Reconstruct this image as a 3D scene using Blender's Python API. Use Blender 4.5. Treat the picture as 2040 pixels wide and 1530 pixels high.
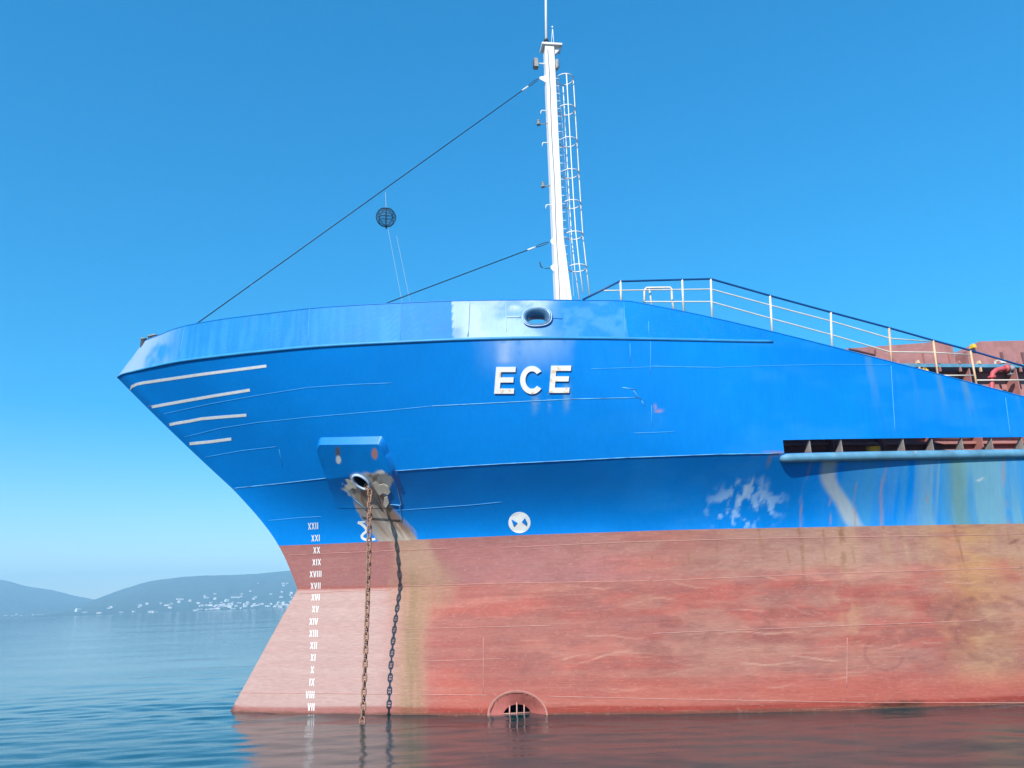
import bpy, bmesh, math, random
import numpy as np
from mathutils import Vector, Matrix

for _o in list(bpy.data.objects):
    bpy.data.objects.remove(_o)
scene = bpy.context.scene
COL = scene.collection
random.seed(7)

# ------------------------------------------------------------------ camera
# Ship coordinates: X aft, Y to starboard (the camera is off the port bow, Y < 0), Z up, sea at Z = 0,
# X = 0 where the stem meets the water.
FPX, PW, PH = 1520.0, 2040.0, 1530.0
ROLL, PITCH, YAW = math.radians(2.1), math.radians(15.737), math.radians(8.0)
CAM = np.array([4.525, -22.074, 2.56])
_f = np.array([0, math.cos(PITCH), math.sin(PITCH)])
_u = np.array([0, -math.sin(PITCH), math.cos(PITCH)])
_r = np.array([1.0, 0, 0])
_M = np.array([[math.cos(YAW), math.sin(YAW), 0], [-math.sin(YAW), math.cos(YAW), 0], [0, 0, 1]])
CR = _M @ (math.cos(ROLL) * _r - math.sin(ROLL) * _u)
CU = _M @ (math.sin(ROLL) * _r + math.cos(ROLL) * _u)
CF = _M @ _f
cam_data = bpy.data.cameras.new('camera')
cam = bpy.data.objects.new('camera', cam_data)
COL.objects.link(cam)
cam.matrix_world = Matrix(((CR[0], CU[0], -CF[0], CAM[0]), (CR[1], CU[1], -CF[1], CAM[1]),
                           (CR[2], CU[2], -CF[2], CAM[2]), (0, 0, 0, 1)))
cam_data.sensor_fit = 'HORIZONTAL'
cam_data.sensor_width = 36.0
cam_data.lens = 36.0 * FPX / PW
cam_data.clip_start, cam_data.clip_end = 0.1, 40000
scene.camera = cam

# ------------------------------------------------------------------ sky, sun, exposure
SUN_EL, SUN_OFF = math.radians(34), math.radians(58)      # elevation; angle between the sun's bearing and dead ahead
SUN_TO = Vector((-math.cos(SUN_EL) * math.cos(SUN_OFF), -math.cos(SUN_EL) * math.sin(SUN_OFF), math.sin(SUN_EL)))
world = bpy.data.worlds.new('World')
scene.world = world
world.use_nodes = True
_nt = world.node_tree
_bg = _nt.nodes['Background']
_sky = _nt.nodes.new('ShaderNodeTexSky')
_sky.sky_type = 'NISHITA'
_sky.sun_disc = False
_sky.sun_elevation = SUN_EL
_sky.sun_rotation = math.atan2(SUN_TO.x, SUN_TO.y)
_sky.air_density, _sky.dust_density, _sky.ozone_density = 1.0, 0.0, 3.0
_hsv = _nt.nodes.new('ShaderNodeHueSaturation')
_hsv.inputs['Saturation'].default_value = 2.0
_hsv.inputs['Hue'].default_value = 0.498
_gam = _nt.nodes.new('ShaderNodeGamma')
_gam.inputs['Gamma'].default_value = 0.7
_nt.links.new(_sky.outputs[0], _gam.inputs['Color'])
_nt.links.new(_gam.outputs[0], _hsv.inputs['Color'])
_nt.links.new(_hsv.outputs[0], _bg.inputs['Color'])
_bg.inputs['Strength'].default_value = 0.15
sun_data = bpy.data.lights.new('sun', 'SUN')
sun_data.energy = 3.1
sun_data.angle = math.radians(0.53)
sun_data.color = (1.0, 0.93, 0.84)
sun = bpy.data.objects.new('sun', sun_data)
COL.objects.link(sun)
sun.rotation_euler = (-SUN_TO).to_track_quat('-Z', 'Y').to_euler()
scene.view_settings.view_transform = 'Standard'
scene.view_settings.look = 'None'
scene.view_settings.gamma = 1.0
scene.view_settings.exposure = 1.16
scene.render.engine = 'CYCLES'
scene.cycles.use_denoising = True
scene.cycles.max_bounces = 8
scene.cycles.volume_bounces = 1

# ------------------------------------------------------------------ pixel <-> place helpers
def ray(px, py):
    d = CF * FPX + CR * (px - PW / 2) - CU * (py - PH / 2)
    return d / np.linalg.norm(d)

def hit(px, py, Y):
    """the point at breadth Y seen at a place in the photograph"""
    d = ray(px, py)
    return CAM + d * ((Y - CAM[1]) / d[1])

# ------------------------------------------------------------------ the hull's lines
def pchip(tab):
    x=np.array([t[0] for t in tab],float); y=np.array([t[1] for t in tab],float)
    h=np.diff(x); d=np.diff(y)/h; m=np.zeros(len(x))
    for i in range(1,len(x)-1):
        if d[i-1]*d[i]>0:
            w1=2*h[i]+h[i-1]; w2=h[i]+2*h[i-1]; m[i]=(w1+w2)/(w1/d[i-1]+w2/d[i])
    m[0]=d[0]; m[-1]=d[-1]
    def f(q):
        q=np.asarray(q,float); i=np.clip(np.searchsorted(x,q)-1,0,len(h)-1)
        t=np.clip((q-x[i])/h[i],0,1); hh=h[i]
        return (2*t**3-3*t**2+1)*y[i]+(t**3-2*t**2+t)*hh*m[i]+(-2*t**3+3*t**2)*y[i+1]+(t**3-t**2)*hh*m[i+1]
    return f
TRIM=0.0217
z_deep=lambda X:-1.6+0*X
z_wl=lambda X:0.0*X
z_waist=lambda X:3.02-TRIM*(X-1.5)
z_paint=lambda X:4.2-TRIM*(X-.98)
z_low=lambda X:np.where(X<12.9,5.79-TRIM*(X+.34),5.79-TRIM*13.24)
z_kn=lambda X:8.14+.88*(np.maximum(0,13-X)/16.7)**1.4
z_rim=lambda X:z_kn(X)+1.03
z_top=lambda X:np.maximum(np.minimum(z_rim(X),9.16-.2635*(X-10.05)),6.2)
LV=[z_deep,z_wl,z_waist,z_paint,z_low,z_kn,z_rim]
XS=[-.25,-.05,1.53,.98,-.34,-3.7,-3.12]
T_wl=[(0,0),(.4,.3),(1,.64),(3.2,1.74),(5,2.56),(6.7,3.25),(8.9,4.04),(11,4.62),(14.2,5.35),(17.4,5.9),(21,6.2),(60,6.2)]
TB=[pchip(T_wl),pchip(T_wl),
 pchip([(0,0),(1.2,.6),(2.5,1.25),(3.6,1.98),(5.2,2.92),(7.3,3.88),(9.5,4.58),(12.7,5.3),(15.9,5.85),(19.5,6.2),(60,6.2)]),
 pchip([(0,0),(1.2,.54),(2.5,1.19),(4,2.06),(5.24,2.7),(6.3,3.22),(8.16,3.93),(10.02,4.6),(12.66,5.13),(14.88,5.55),(17.58,5.98),(21,6.2),(60,6.2)]),
 pchip([(0,0),(1.48,1.09),(2.83,2.09),(4.53,3.26),(5.89,3.91),(7.04,4.39),(9.71,5.31),(11.76,5.86),(13.2,6.07),(15.5,6.18),(18,6.2),(60,6.2)]),
 pchip([(0,0),(.25,.36),(.71,.78),(1.51,1.48),(2.25,2.06),(3.23,2.67),(4.46,3.35),(5.85,4.04),(6.86,4.44),(8.05,4.85),(9.2,5.22),(10.36,5.52),(11.15,5.69),(13.1,5.94),(15,6.07),(16.7,6.13),(20,6.2),(60,6.2)]),
 pchip([(0,0),(.15,.3),(.4,.6),(.81,1.03),(1.26,1.53),(1.72,1.95),(2.1,2.23),(2.87,2.72),(4.1,3.38),(5.22,3.95),(6.25,4.35),(7.47,4.74),(8.65,5.08),(10.65,5.47),(12.2,5.67),(13.2,5.8),(15,6.0),(17,6.13),(20,6.2),(60,6.2)])]
def _herm(t,y0,y1,m0,m1):
    return (2*t**3-3*t**2+1)*y0+(t**3-2*t**2+t)*m0+(-2*t**3+3*t**2)*y1+(t**3-t**2)*m1
def level(k,t,vals):
    """value between level k and k+1 (t 0..1) of a list with one value per level; smooth across level 3"""
    if k in (2,3):
        h0,h1=1.19,1.56
        d0=(vals[3]-vals[2])/h0; d1=(vals[4]-vals[3])/h1
        same=d0*d1>0
        den=np.where(same,d0+d1,1.)
        m=np.where(same,2*d0*d1/den,0.)
        if k==2: return _herm(t,vals[2],vals[3],(1.5*d0-.5*m)*h0,m*h0)
        return _herm(t,vals[3],vals[4],m*h1,(1.5*d1-.5*m)*h1)
    return vals[k]*(1-t)+vals[k+1]*t
def half(X,z):
    """half-breadth of the hull at station X and height z"""
    X=np.asarray(X,float); z=np.asarray(z,float); X,z=np.broadcast_arrays(X,z); shp=X.shape
    X=X.ravel(); z=z.ravel(); out=np.zeros(X.shape); zl=[f(X) for f in LV]
    for k in range(6):
        ok=np.ones(X.shape,bool)
        if k: ok&=z>=zl[k]
        if k<5: ok&=z<zl[k+1]
        if not ok.any(): continue
        t=(z[ok]-zl[k][ok])/(zl[k+1][ok]-zl[k][ok])
        s=X[ok]-level(k,t,XS); q=np.maximum(s,0)
        need=(2,3,4) if k in (2,3) else (k,k+1)
        b=level(k,t,[TB[i](q) if i in need else 0 for i in range(7)])
        out[ok]=np.where(s<=0,-1.,b)
    return out.reshape(shp)
def stem(k,t): return level(k,t,XS)

def on_hull_many(px, py):
    """where sight lines meet the port side of the hull"""
    px = np.asarray(px, float).ravel(); py = np.asarray(py, float).ravel()
    D = CF * FPX + CR * (px[:, None] - PW / 2) - CU * (py[:, None] - PH / 2)
    D = D / np.linalg.norm(D, axis=1)[:, None]
    lo = np.full(len(px), 12.0); span = np.full(len(px), 22.0)
    for n in (90, 16, 16, 16):
        t = lo[:, None] + span[:, None] * np.linspace(0, 1, n + 1)[None, :]
        P = CAM + D[:, None, :] * t[..., None]
        g = P[..., 1] + half(P[..., 0], P[..., 2])
        cross = (g[:, :-1] < 0) & (g[:, 1:] >= 0)
        k = np.where(cross.any(1), cross.argmax(1), np.clip(g.argmax(1), 0, n - 1))
        lo = t[np.arange(len(px)), k]; span = span / n
    return CAM + D * (lo + span / 2)[:, None]

def on_hull(px, py):
    return on_hull_many([px], [py])[0]

def hull_normals(X, z):
    e = .02
    bx = (half(X + e, z) - half(X - e, z)) / (2 * e)
    bz = (half(X, z + e) - half(X, z - e)) / (2 * e)
    n = np.stack([-bx, -np.ones_like(bx), -bz], -1)
    return n / np.linalg.norm(n, axis=-1)[..., None]

def hull_normal(X, z):
    return hull_normals(np.array([X], float), np.array([z], float))[0]

def hull_pt(X, z, off=0.0):
    p = np.array([X, -float(half(X, z)), z])
    return p + hull_normal(X, z) * off if off else p

def hull_px(px, py, off=0.0):
    p = on_hull(px, py)
    return p + hull_normal(p[0], p[2]) * off if off else p

# ------------------------------------------------------------------ mesh helpers
def link(o, parent=None):
    COL.objects.link(o)
    if parent is not None:
        o.parent = parent
        o.matrix_parent_inverse = Matrix.Identity(4)
    return o

def tag(o, label=None, cat=None, group=None, kind=None):
    if label: o['label'] = label
    if cat: o['category'] = cat
    if group: o['group'] = group
    if kind: o['kind'] = kind
    return o

def empty(name, loc=(0, 0, 0)):
    o = bpy.data.objects.new(name, None)
    o.location = loc
    return link(o)

class MB:
    """collects shapes, then links them as one mesh object"""
    def __init__(self):
        self.v, self.f, self.m = [], [], []
    def add(self, v, f, mi=0):
        n = len(self.v)
        self.v += [tuple(float(c) for c in p) for p in v]
        self.f += [tuple(i + n for i in q) for q in f]
        self.m += [mi] * len(f)
        return self
    def box(self, lo, hi, mi=0, taper=0.0):
        x0, y0, z0 = lo; x1, y1, z1 = hi; t = taper
        v = [(x0, y0, z0), (x1, y0, z0), (x1, y1, z0), (x0, y1, z0), (x0 + t, y0 + t, z1), (x1 - t, y0 + t, z1), (x1 - t, y1 - t, z1), (x0 + t, y1 - t, z1)]
        return self.add(v, [(3, 2, 1, 0), (4, 5, 6, 7), (0, 1, 5, 4), (1, 2, 6, 5), (2, 3, 7, 6), (3, 0, 4, 7)], mi)
    def tube(self, pts, r, n=8, closed=False, caps=True, mi=0):
        P = [np.asarray(p, float) for p in pts]
        N = len(P)
        rs = r if hasattr(r, '__len__') else [r] * N
        v, f = [], []
        prev = None
        for i in range(N):
            if closed: d = P[(i + 1) % N] - P[i - 1]
            else: d = P[min(i + 1, N - 1)] - P[max(i - 1, 0)]
            d = d / (np.linalg.norm(d) + 1e-12)
            if prev is None:
                a = np.cross(d, (0, 0, 1.0))
                if np.linalg.norm(a) < .1: a = np.cross(d, (1.0, 0, 0))
            else:
                a = prev - d * (prev @ d)
            a /= np.linalg.norm(a); prev = a
            b = np.cross(d, a)
            for k in range(n):
                q = 2 * math.pi * k / n
                v.append(P[i] + rs[i] * (math.cos(q) * a + math.sin(q) * b))
        for i in range(N if closed else N - 1):
            j = (i + 1) % N
            for k in range(n):
                f.append((i * n + k, i * n + (k + 1) % n, j * n + (k + 1) % n, j * n + k))
        if caps and not closed:
            f.append(tuple(range(n - 1, -1, -1)))
            f.append(tuple((N - 1) * n + k for k in range(n)))
        return self.add(v, f, mi)
    def prism(self, outline, shift, mi=0):
        """a polygon pushed along a vector"""
        A = [np.asarray(p, float) for p in outline]
        n = len(A); s = np.asarray(shift, float)
        v = A + [p + s for p in A]
        f = [tuple(range(n)), tuple(range(2 * n - 1, n - 1, -1))] + [(k, n + k, n + (k + 1) % n, (k + 1) % n) for k in range(n)]
        return self.add(v, f, mi)
    def build(self, name, mats, parent=None, smooth=False, origin=None, label=None):
        me = bpy.data.meshes.new(name)
        v = self.v
        if origin is not None:
            v = [(a - origin[0], b - origin[1], c - origin[2]) for a, b, c in v]
        me.from_pydata(v, [], self.f)
        for m in (mats if isinstance(mats, (list, tuple)) else [mats]):
            me.materials.append(m)
        me.polygons.foreach_set('material_index', self.m)
        if smooth:
            me.polygons.foreach_set('use_smooth', [True] * len(me.polygons))
        bm = bmesh.new(); bm.from_mesh(me)
        bmesh.ops.recalc_face_normals(bm, faces=bm.faces[:])
        bm.to_mesh(me); bm.free()
        me.update()
        o = bpy.data.objects.new(name, me)
        if origin is not None: o.location = origin
        link(o, parent)
        if label: o['label'] = label
        return o

def vnoise(x, y, seed=0):
    x = np.asarray(x, float); y = np.asarray(y, float)
    ix, iy = np.floor(x), np.floor(y)
    fx, fy = x - ix, y - iy
    fx = fx * fx * (3 - 2 * fx); fy = fy * fy * (3 - 2 * fy)
    def h(a, b):
        s = np.sin(a * 127.1 + b * 311.7 + seed * 74.73) * 43758.5453
        return s - np.floor(s)
    return (h(ix, iy) * (1 - fx) + h(ix + 1, iy) * fx) * (1 - fy) + (h(ix, iy + 1) * (1 - fx) + h(ix + 1, iy + 1) * fx) * fy

def fbm(x, y, seed=0, oct=4):
    s, a, t = 0, .5, 0
    for k in range(oct):
        s = s + a * vnoise(np.asarray(x) * 2 ** k, np.asarray(y) * 2 ** k, seed + 13 * k); t += a; a *= .5
    return s / t

def sst(a, b, x):
    t = np.clip((np.asarray(x, float) - a) / (b - a), 0, 1)
    return t * t * (3 - 2 * t)

def bump(c, w, x):
    """1 at c, 0 beyond c +- w"""
    return 1 - sst(0, w, np.abs(np.asarray(x, float) - c))

# ------------------------------------------------------------------ materials
def nodes(name):
    m = bpy.data.materials.new(name)
    m.use_nodes = True
    return m, m.node_tree, m.node_tree.nodes['Principled BSDF']

def N(nt, kind, **kw):
    n = nt.nodes.new(kind)
    for k, v in kw.items():
        if k in n.inputs: n.inputs[k].default_value = v
        else: setattr(n, k, v)
    return n

def worn(name, col, rough=.5, var=.12, scale=6.0, col2=None, amount=.0, metallic=0.0, bumpy=.0, stretch=(1, 1, 1), spec=.4):
    """paint or metal with uneven tone and, where col2 is given, spots of a second colour"""
    m, nt, p = nodes(name)
    tc = N(nt, 'ShaderNodeTexCoord')
    mp = N(nt, 'ShaderNodeMapping'); mp.inputs['Scale'].default_value = stretch
    nt.links.new(tc.outputs['Object'], mp.inputs['Vector'])
    nz = N(nt, 'ShaderNodeTexNoise', Scale=scale, Detail=6.0, Roughness=.6)
    nt.links.new(mp.outputs[0], nz.inputs['Vector'])
    rp = N(nt, 'ShaderNodeValToRGB')
    a = [max(0, c * (1 - var)) for c in col]; b = [min(1, c * (1 + var)) for c in col]
    rp.color_ramp.elements[0].position = .3; rp.color_ramp.elements[0].color = (*a, 1)
    rp.color_ramp.elements[1].position = .7; rp.color_ramp.elements[1].color = (*b, 1)
    nt.links.new(nz.outputs['Fac'], rp.inputs['Fac'])
    out = rp.outputs['Color']
    if col2:
        n2 = N(nt, 'ShaderNodeTexNoise', Scale=scale * 1.7, Detail=8.0, Roughness=.65)
        nt.links.new(mp.outputs[0], n2.inputs['Vector'])
        r2 = N(nt, 'ShaderNodeValToRGB')
        r2.color_ramp.elements[0].position = .68 - amount; r2.color_ramp.elements[1].position = .78 - amount
        nt.links.new(n2.outputs['Fac'], r2.inputs['Fac'])
        mx = N(nt, 'ShaderNodeMix', data_type='RGBA')
        nt.links.new(r2.outputs['Color'], mx.inputs[0])
        nt.links.new(out, mx.inputs[6]); mx.inputs[7].default_value = (*col2, 1)
        out = mx.outputs[2]
    nt.links.new(out, p.inputs['Base Color'])
    p.inputs['Roughness'].default_value = rough
    p.inputs['Metallic'].default_value = metallic
    p.inputs['Specular IOR Level'].default_value = spec
    if bumpy:
        bn = N(nt, 'ShaderNodeBump', Strength=bumpy, Distance=.01)
        nt.links.new(nz.outputs['Fac'], bn.inputs['Height'])
        nt.links.new(bn.outputs[0], p.inputs['Normal'])
    return m

def hull_paint(name, rough, spec, dents=.35, fine=.14, streak=(6, 6, .8), speck=.0, scuff=.0, chalk=(.5, .5, .5)):
    """paint whose colour is laid down in the mesh (stains, runs, bare patches); the nodes add grain and the plates' unevenness"""
    m, nt, p = nodes(name)
    at = N(nt, 'ShaderNodeAttribute', attribute_name='paint')
    tc = N(nt, 'ShaderNodeTexCoord')
    mp = N(nt, 'ShaderNodeMapping'); mp.inputs['Scale'].default_value = streak
    nt.links.new(tc.outputs['Object'], mp.inputs['Vector'])
    nz = N(nt, 'ShaderNodeTexNoise', Scale=2.0, Detail=9.0, Roughness=.68)
    nt.links.new(mp.outputs[0], nz.inputs['Vector'])
    mr = N(nt, 'ShaderNodeMapRange'); mr.inputs['From Min'].default_value = .3; mr.inputs['From Max'].default_value = .7
    mr.inputs['To Min'].default_value = 1 - fine; mr.inputs['To Max'].default_value = 1 + fine
    nt.links.new(nz.outputs['Fac'], mr.inputs['Value'])
    vm = N(nt, 'ShaderNodeVectorMath', operation='SCALE')
    nt.links.new(at.outputs['Color'], vm.inputs[0]); nt.links.new(mr.outputs[0], vm.inputs['Scale'])
    # chalking: small pale specks and hairline scuffs
    n4 = N(nt, 'ShaderNodeTexNoise', Scale=9.0, Detail=12.0, Roughness=.75)
    m4 = N(nt, 'ShaderNodeMapping'); m4.inputs['Scale'].default_value = (1, 1, 2.2)
    nt.links.new(tc.outputs['Object'], m4.inputs['Vector']); nt.links.new(m4.outputs[0], n4.inputs['Vector'])
    n5 = N(nt, 'ShaderNodeTexNoise', Scale=1.0, Detail=6.0, Roughness=.6)
    m5 = N(nt, 'ShaderNodeMapping'); m5.inputs['Scale'].default_value = (.7, .7, 60); m5.inputs['Rotation'].default_value = (0, .03, 0)
    nt.links.new(tc.outputs['Object'], m5.inputs['Vector']); nt.links.new(m5.outputs[0], n5.inputs['Vector'])
    r4 = N(nt, 'ShaderNodeMapRange'); r4.inputs['From Min'].default_value = .54; r4.inputs['From Max'].default_value = .72; r4.inputs['To Max'].default_value = speck
    nt.links.new(n4.outputs['Fac'], r4.inputs['Value'])
    r5 = N(nt, 'ShaderNodeMapRange'); r5.inputs['From Min'].default_value = .60; r5.inputs['From Max'].default_value = .70; r5.inputs['To Max'].default_value = scuff
    nt.links.new(n5.outputs['Fac'], r5.inputs['Value'])
    ad = N(nt, 'ShaderNodeMath', operation='MAXIMUM'); nt.links.new(r4.outputs[0], ad.inputs[0]); nt.links.new(r5.outputs[0], ad.inputs[1])
    mx = N(nt, 'ShaderNodeMix', data_type='RGBA'); nt.links.new(ad.outputs[0], mx.inputs[0])
    nt.links.new(vm.outputs[0], mx.inputs[6]); mx.inputs[7].default_value = (*chalk, 1)
    nt.links.new(mx.outputs[2], p.inputs['Base Color'])
    # plates pulled slightly hollow between frames: long soft waves
    m2 = N(nt, 'ShaderNodeMapping'); m2.inputs['Scale'].default_value = (1.5, 1.0, .6)
    nt.links.new(tc.outputs['Object'], m2.inputs['Vector'])
    n2 = N(nt, 'ShaderNodeTexNoise', Scale=1.0, Detail=2.0)
    nt.links.new(m2.outputs[0], n2.inputs['Vector'])
    sx = N(nt, 'ShaderNodeSeparateXYZ'); nt.links.new(tc.outputs['Object'], sx.inputs[0])
    k1 = N(nt, 'ShaderNodeMath', operation='MULTIPLY'); k1.inputs[1].default_value = 2 * math.pi / .62
    nt.links.new(sx.outputs['X'], k1.inputs[0])
    k2 = N(nt, 'ShaderNodeMath', operation='SINE'); nt.links.new(k1.outputs[0], k2.inputs[0])
    k3 = N(nt, 'ShaderNodeMath', operation='MULTIPLY'); nt.links.new(k2.outputs[0], k3.inputs[0]); nt.links.new(n2.outputs['Fac'], k3.inputs[1])
    k4 = N(nt, 'ShaderNodeMath', operation='MULTIPLY_ADD'); nt.links.new(k3.outputs[0], k4.inputs[0]); k4.inputs[1].default_value = .07; nt.links.new(n2.outputs['Fac'], k4.inputs[2])
    b1 = N(nt, 'ShaderNodeBump', Strength=dents, Distance=.05)
    nt.links.new(k4.outputs[0], b1.inputs['Height'])
    n3 = N(nt, 'ShaderNodeTexNoise', Scale=22.0, Detail=6.0)
    nt.links.new(tc.outputs['Object'], n3.inputs['Vector'])
    b2 = N(nt, 'ShaderNodeBump', Strength=.12, Distance=.008)
    nt.links.new(n3.outputs['Fac'], b2.inputs['Height']); nt.links.new(b1.outputs[0], b2.inputs['Normal'])
    nt.links.new(b2.outputs[0], p.inputs['Normal'])
    rr = N(nt, 'ShaderNodeMapRange'); rr.inputs['To Min'].default_value = rough - .08; rr.inputs['To Max'].default_value = rough + .12
    nt.links.new(nz.outputs['Fac'], rr.inputs['Value']); nt.links.new(rr.outputs[0], p.inputs['Roughness'])
    p.inputs['Specular IOR Level'].default_value = spec
    return m

BLUE = np.array([.0008, .198, .63])
RED = np.array([.365, .130, .118])
M_topside = hull_paint('blue topside paint', .48, .10, dents=.42, fine=.06, speck=.05, scuff=.05, chalk=(.12, .42, .70))
M_bottom = hull_paint('red bottom paint', .65, .12, dents=.15, fine=.17, streak=(2.2, 2.2, 22), speck=.36, scuff=.30, chalk=(.54, .36, .29))
M_bul = hull_paint('blue bulwark paint', .5, .12, dents=.2, fine=.08, streak=(16, 16, 1.0), speck=.10, scuff=0, chalk=(.35, .50, .66))
M_blue = worn('blue paint', (.001, .20, .62), .42, .1, 3.0)
M_darkblue = worn('dark blue paint', (.004, .07, .24), .45, .15, 5.0)
M_seam = worn('blue weld', (.06, .36, .75), .4, .15, 4.0)
M_seamlight = worn('pale weld', (.13, .40, .70), .5, .5, 2.0, stretch=(2, 2, 2))
M_seamred = worn('red weld', (.47, .24, .20), .6, .2, 4.0)
M_white = worn('white paint', (.80, .80, .77), .5, .05, 4.0)
M_mark = worn('white marking paint', (.74, .76, .74), .6, .1, 9.0)
M_letter = worn('name letter paint', (.80, .78, .72), .5, .06, 3.0, (.62, .42, .24), .11)
M_mast = worn('mast white paint', (.82, .80, .76), .45, .05, 2.0, (.50, .28, .16), .015, stretch=(3, 3, .6))
M_railrust = worn('peach stanchion paint', (.68, .44, .26), .55, .15, 5.0, (.45, .2, .1), .06)
M_rail = worn('cream rail paint', (.72, .66, .55), .5, .12, 5.0, (.48, .24, .13), .04)
M_brown = worn('red brown hatch paint', (.37, .17, .155), .65, .2, 3.0, (.44, .27, .24), .05, bumpy=.2)
M_browndark = worn('dark hatch paint', (.16, .08, .08), .7, .2, 3.0)
M_pipe = worn('red pipe paint', (.52, .09, .10), .5, .1, 5.0)
M_grey = worn('grey steel', (.28, .29, .29), .55, .2, 6.0, (.3, .16, .1), .02)
M_greyblue = worn('weathered grey blue paint', (.10, .27, .40), .6, .25, 3.0, (.36, .38, .32), .06, stretch=(1, 1, 1))
M_dark = worn('dark steel', (.03, .035, .045), .6, .3, 8.0)
M_black = worn('hawse pipe interior', (.025, .04, .09), .8, .3, 8.0)
M_wire = worn('dark wire', (.02, .05, .10), .6, .2, 8.0)
M_rope = worn('pale rope', (.45, .50, .52), .8, .1, 8.0)
M_chain = worn('rusty chain', (.30, .17, .115), .8, .25, 20.0, (.16, .08, .055), .12, bumpy=.3)
M_yellow = worn('yellow plastic', (.78, .50, .05), .5, .08, 6.0)
M_deck = worn('deck paint', (.20, .09, .075), .7, .25, 2.0)
M_lens = worn('lamp glass', (.25, .30, .33), .15, .1, 8.0)

# ------------------------------------------------------------------ the sea
def graded(lo, hi, step, far, grow):
    mid = list(np.arange(lo, hi + step / 2, step))
    out, s, x = [], step, hi
    while x < far:
        s *= grow; x += s; out.append(min(x, far))
    left, s, x = [], step, lo
    while x > -far:
        s *= max(grow, 1.06); x -= s; left.append(max(x, -far))
    return np.array(left[::-1] + mid + out)

def make_sea():
    xs = graded(-12, 20, .1, 8600, 1.06); ys = graded(-12.5, 1, .075, 8600, 1.035)
    X, Y = np.meshgrid(xs, ys)
    cx = np.gradient(xs)[None, :] + 0 * X; cy = np.gradient(ys)[:, None] + 0 * X
    cell = np.maximum(cx, cy)
    Z = np.zeros_like(X)
    rng = np.random.RandomState(4)
    # a light breeze: short low waves, crests mostly along the ship
    for lam, amp, n in ((.45, .0008, 10), (.75, .0021, 9), (1.2, .0030, 8), (2.0, .0040, 6), (3.5, .0038, 5), (7, .006, 4)):
        for _ in range(n):
            a = math.radians(80 + rng.normal(0, 26)); ph = rng.uniform(0, 6.28); l = lam * rng.uniform(.8, 1.25)
            k = 2 * math.pi / l
            w = np.clip(l / (cell * 3) - .6, 0, 1)
            Z += w * amp * np.sin(k * (X * math.cos(a) + Y * math.sin(a)) + ph + 1.3 * np.sin(.23 * X + ph))
    Z *= .36 + .6 * fbm(X * .12, Y * .3, 3)
    v = np.stack([X, Y, Z], -1).reshape(-1, 3)
    ny, nx = X.shape
    idx = np.arange(ny * nx).reshape(ny, nx)
    q = np.stack([idx[:-1, :-1], idx[:-1, 1:], idx[1:, 1:], idx[1:, :-1]], -1).reshape(-1, 4)
    me = bpy.data.meshes.new('sea')
    me.from_pydata(v.tolist(), [], q.tolist())
    me.polygons.foreach_set('use_smooth', [True] * len(me.polygons))
    m, nt, p = nodes('sea water')
    p.inputs['Base Color'].default_value = (.004, .042, .048, 1)
    p.inputs['Roughness'].default_value = .06
    p.inputs['IOR'].default_value = 1.333
    tc = N(nt, 'ShaderNodeTexCoord')
    def ripple(scale, sx, sy, det, rot):
        mp = N(nt, 'ShaderNodeMapping'); mp.inputs['Scale'].default_value = (sx, sy, 1); mp.inputs['Rotation'].default_value = (0, 0, rot)
        nt.links.new(tc.outputs['Object'], mp.inputs['Vector'])
        nz = N(nt, 'ShaderNodeTexNoise', Scale=scale, Detail=det, Roughness=.5, Distortion=.6)
        nt.links.new(mp.outputs[0], nz.inputs['Vector'])
        return nz.outputs['Fac']
    calm = N(nt, 'ShaderNodeValToRGB')       # slicks: bands where the breeze does not ruffle the water
    calm.color_ramp.elements[0].position = .38; calm.color_ramp.elements[0].color = (.12, .12, .12, 1)
    calm.color_ramp.elements[1].position = .62
    nt.links.new(ripple(1.0, .012, .05, 3.0, .15), calm.inputs['Fac'])
    b1 = N(nt, 'ShaderNodeBump', Distance=.05)
    mu = N(nt, 'ShaderNodeMath', operation='MULTIPLY'); mu.inputs[1].default_value = .15
    nt.links.new(calm.outputs['Color'], mu.inputs[0]); nt.links.new(mu.outputs[0], b1.inputs['Strength'])
    nt.links.new(ripple(1.0, 1.6, 4.2, 3.0, .06), b1.inputs['Height'])
    b2 = N(nt, 'ShaderNodeBump', Distance=.02)
    mu2 = N(nt, 'ShaderNodeMath', operation='MULTIPLY'); mu2.inputs[1].default_value = .2
    nt.links.new(calm.outputs['Color'], mu2.inputs[0]); nt.links.new(mu2.outputs[0], b2.inputs['Strength'])
    nt.links.new(ripple(1.0, 7, 16, 3.0, -.1), b2.inputs['Height'])
    nt.links.new(b1.outputs[0], b2.inputs['Normal']); nt.links.new(b2.outputs[0], p.inputs['Normal'])
    me.materials.append(m)
    o = bpy.data.objects.new('sea', me)
    link(o)
    tag(o, 'calm blue sea with small ripples', 'sea', kind='structure')
    return o
sea = make_sea()

# ------------------------------------------------------------------ far hills and their houses
def az_el(px, py):
    d = ray(px, py)
    return math.atan2(d[0], d[1]), math.atan2(d[2], math.hypot(d[0], d[1]))

def hill_profile(pts, r):
    tab = sorted((a, CAM[2] + r * math.tan(e)) for a, e in (az_el(*q) for q in pts))
    return pchip(tab)

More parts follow.
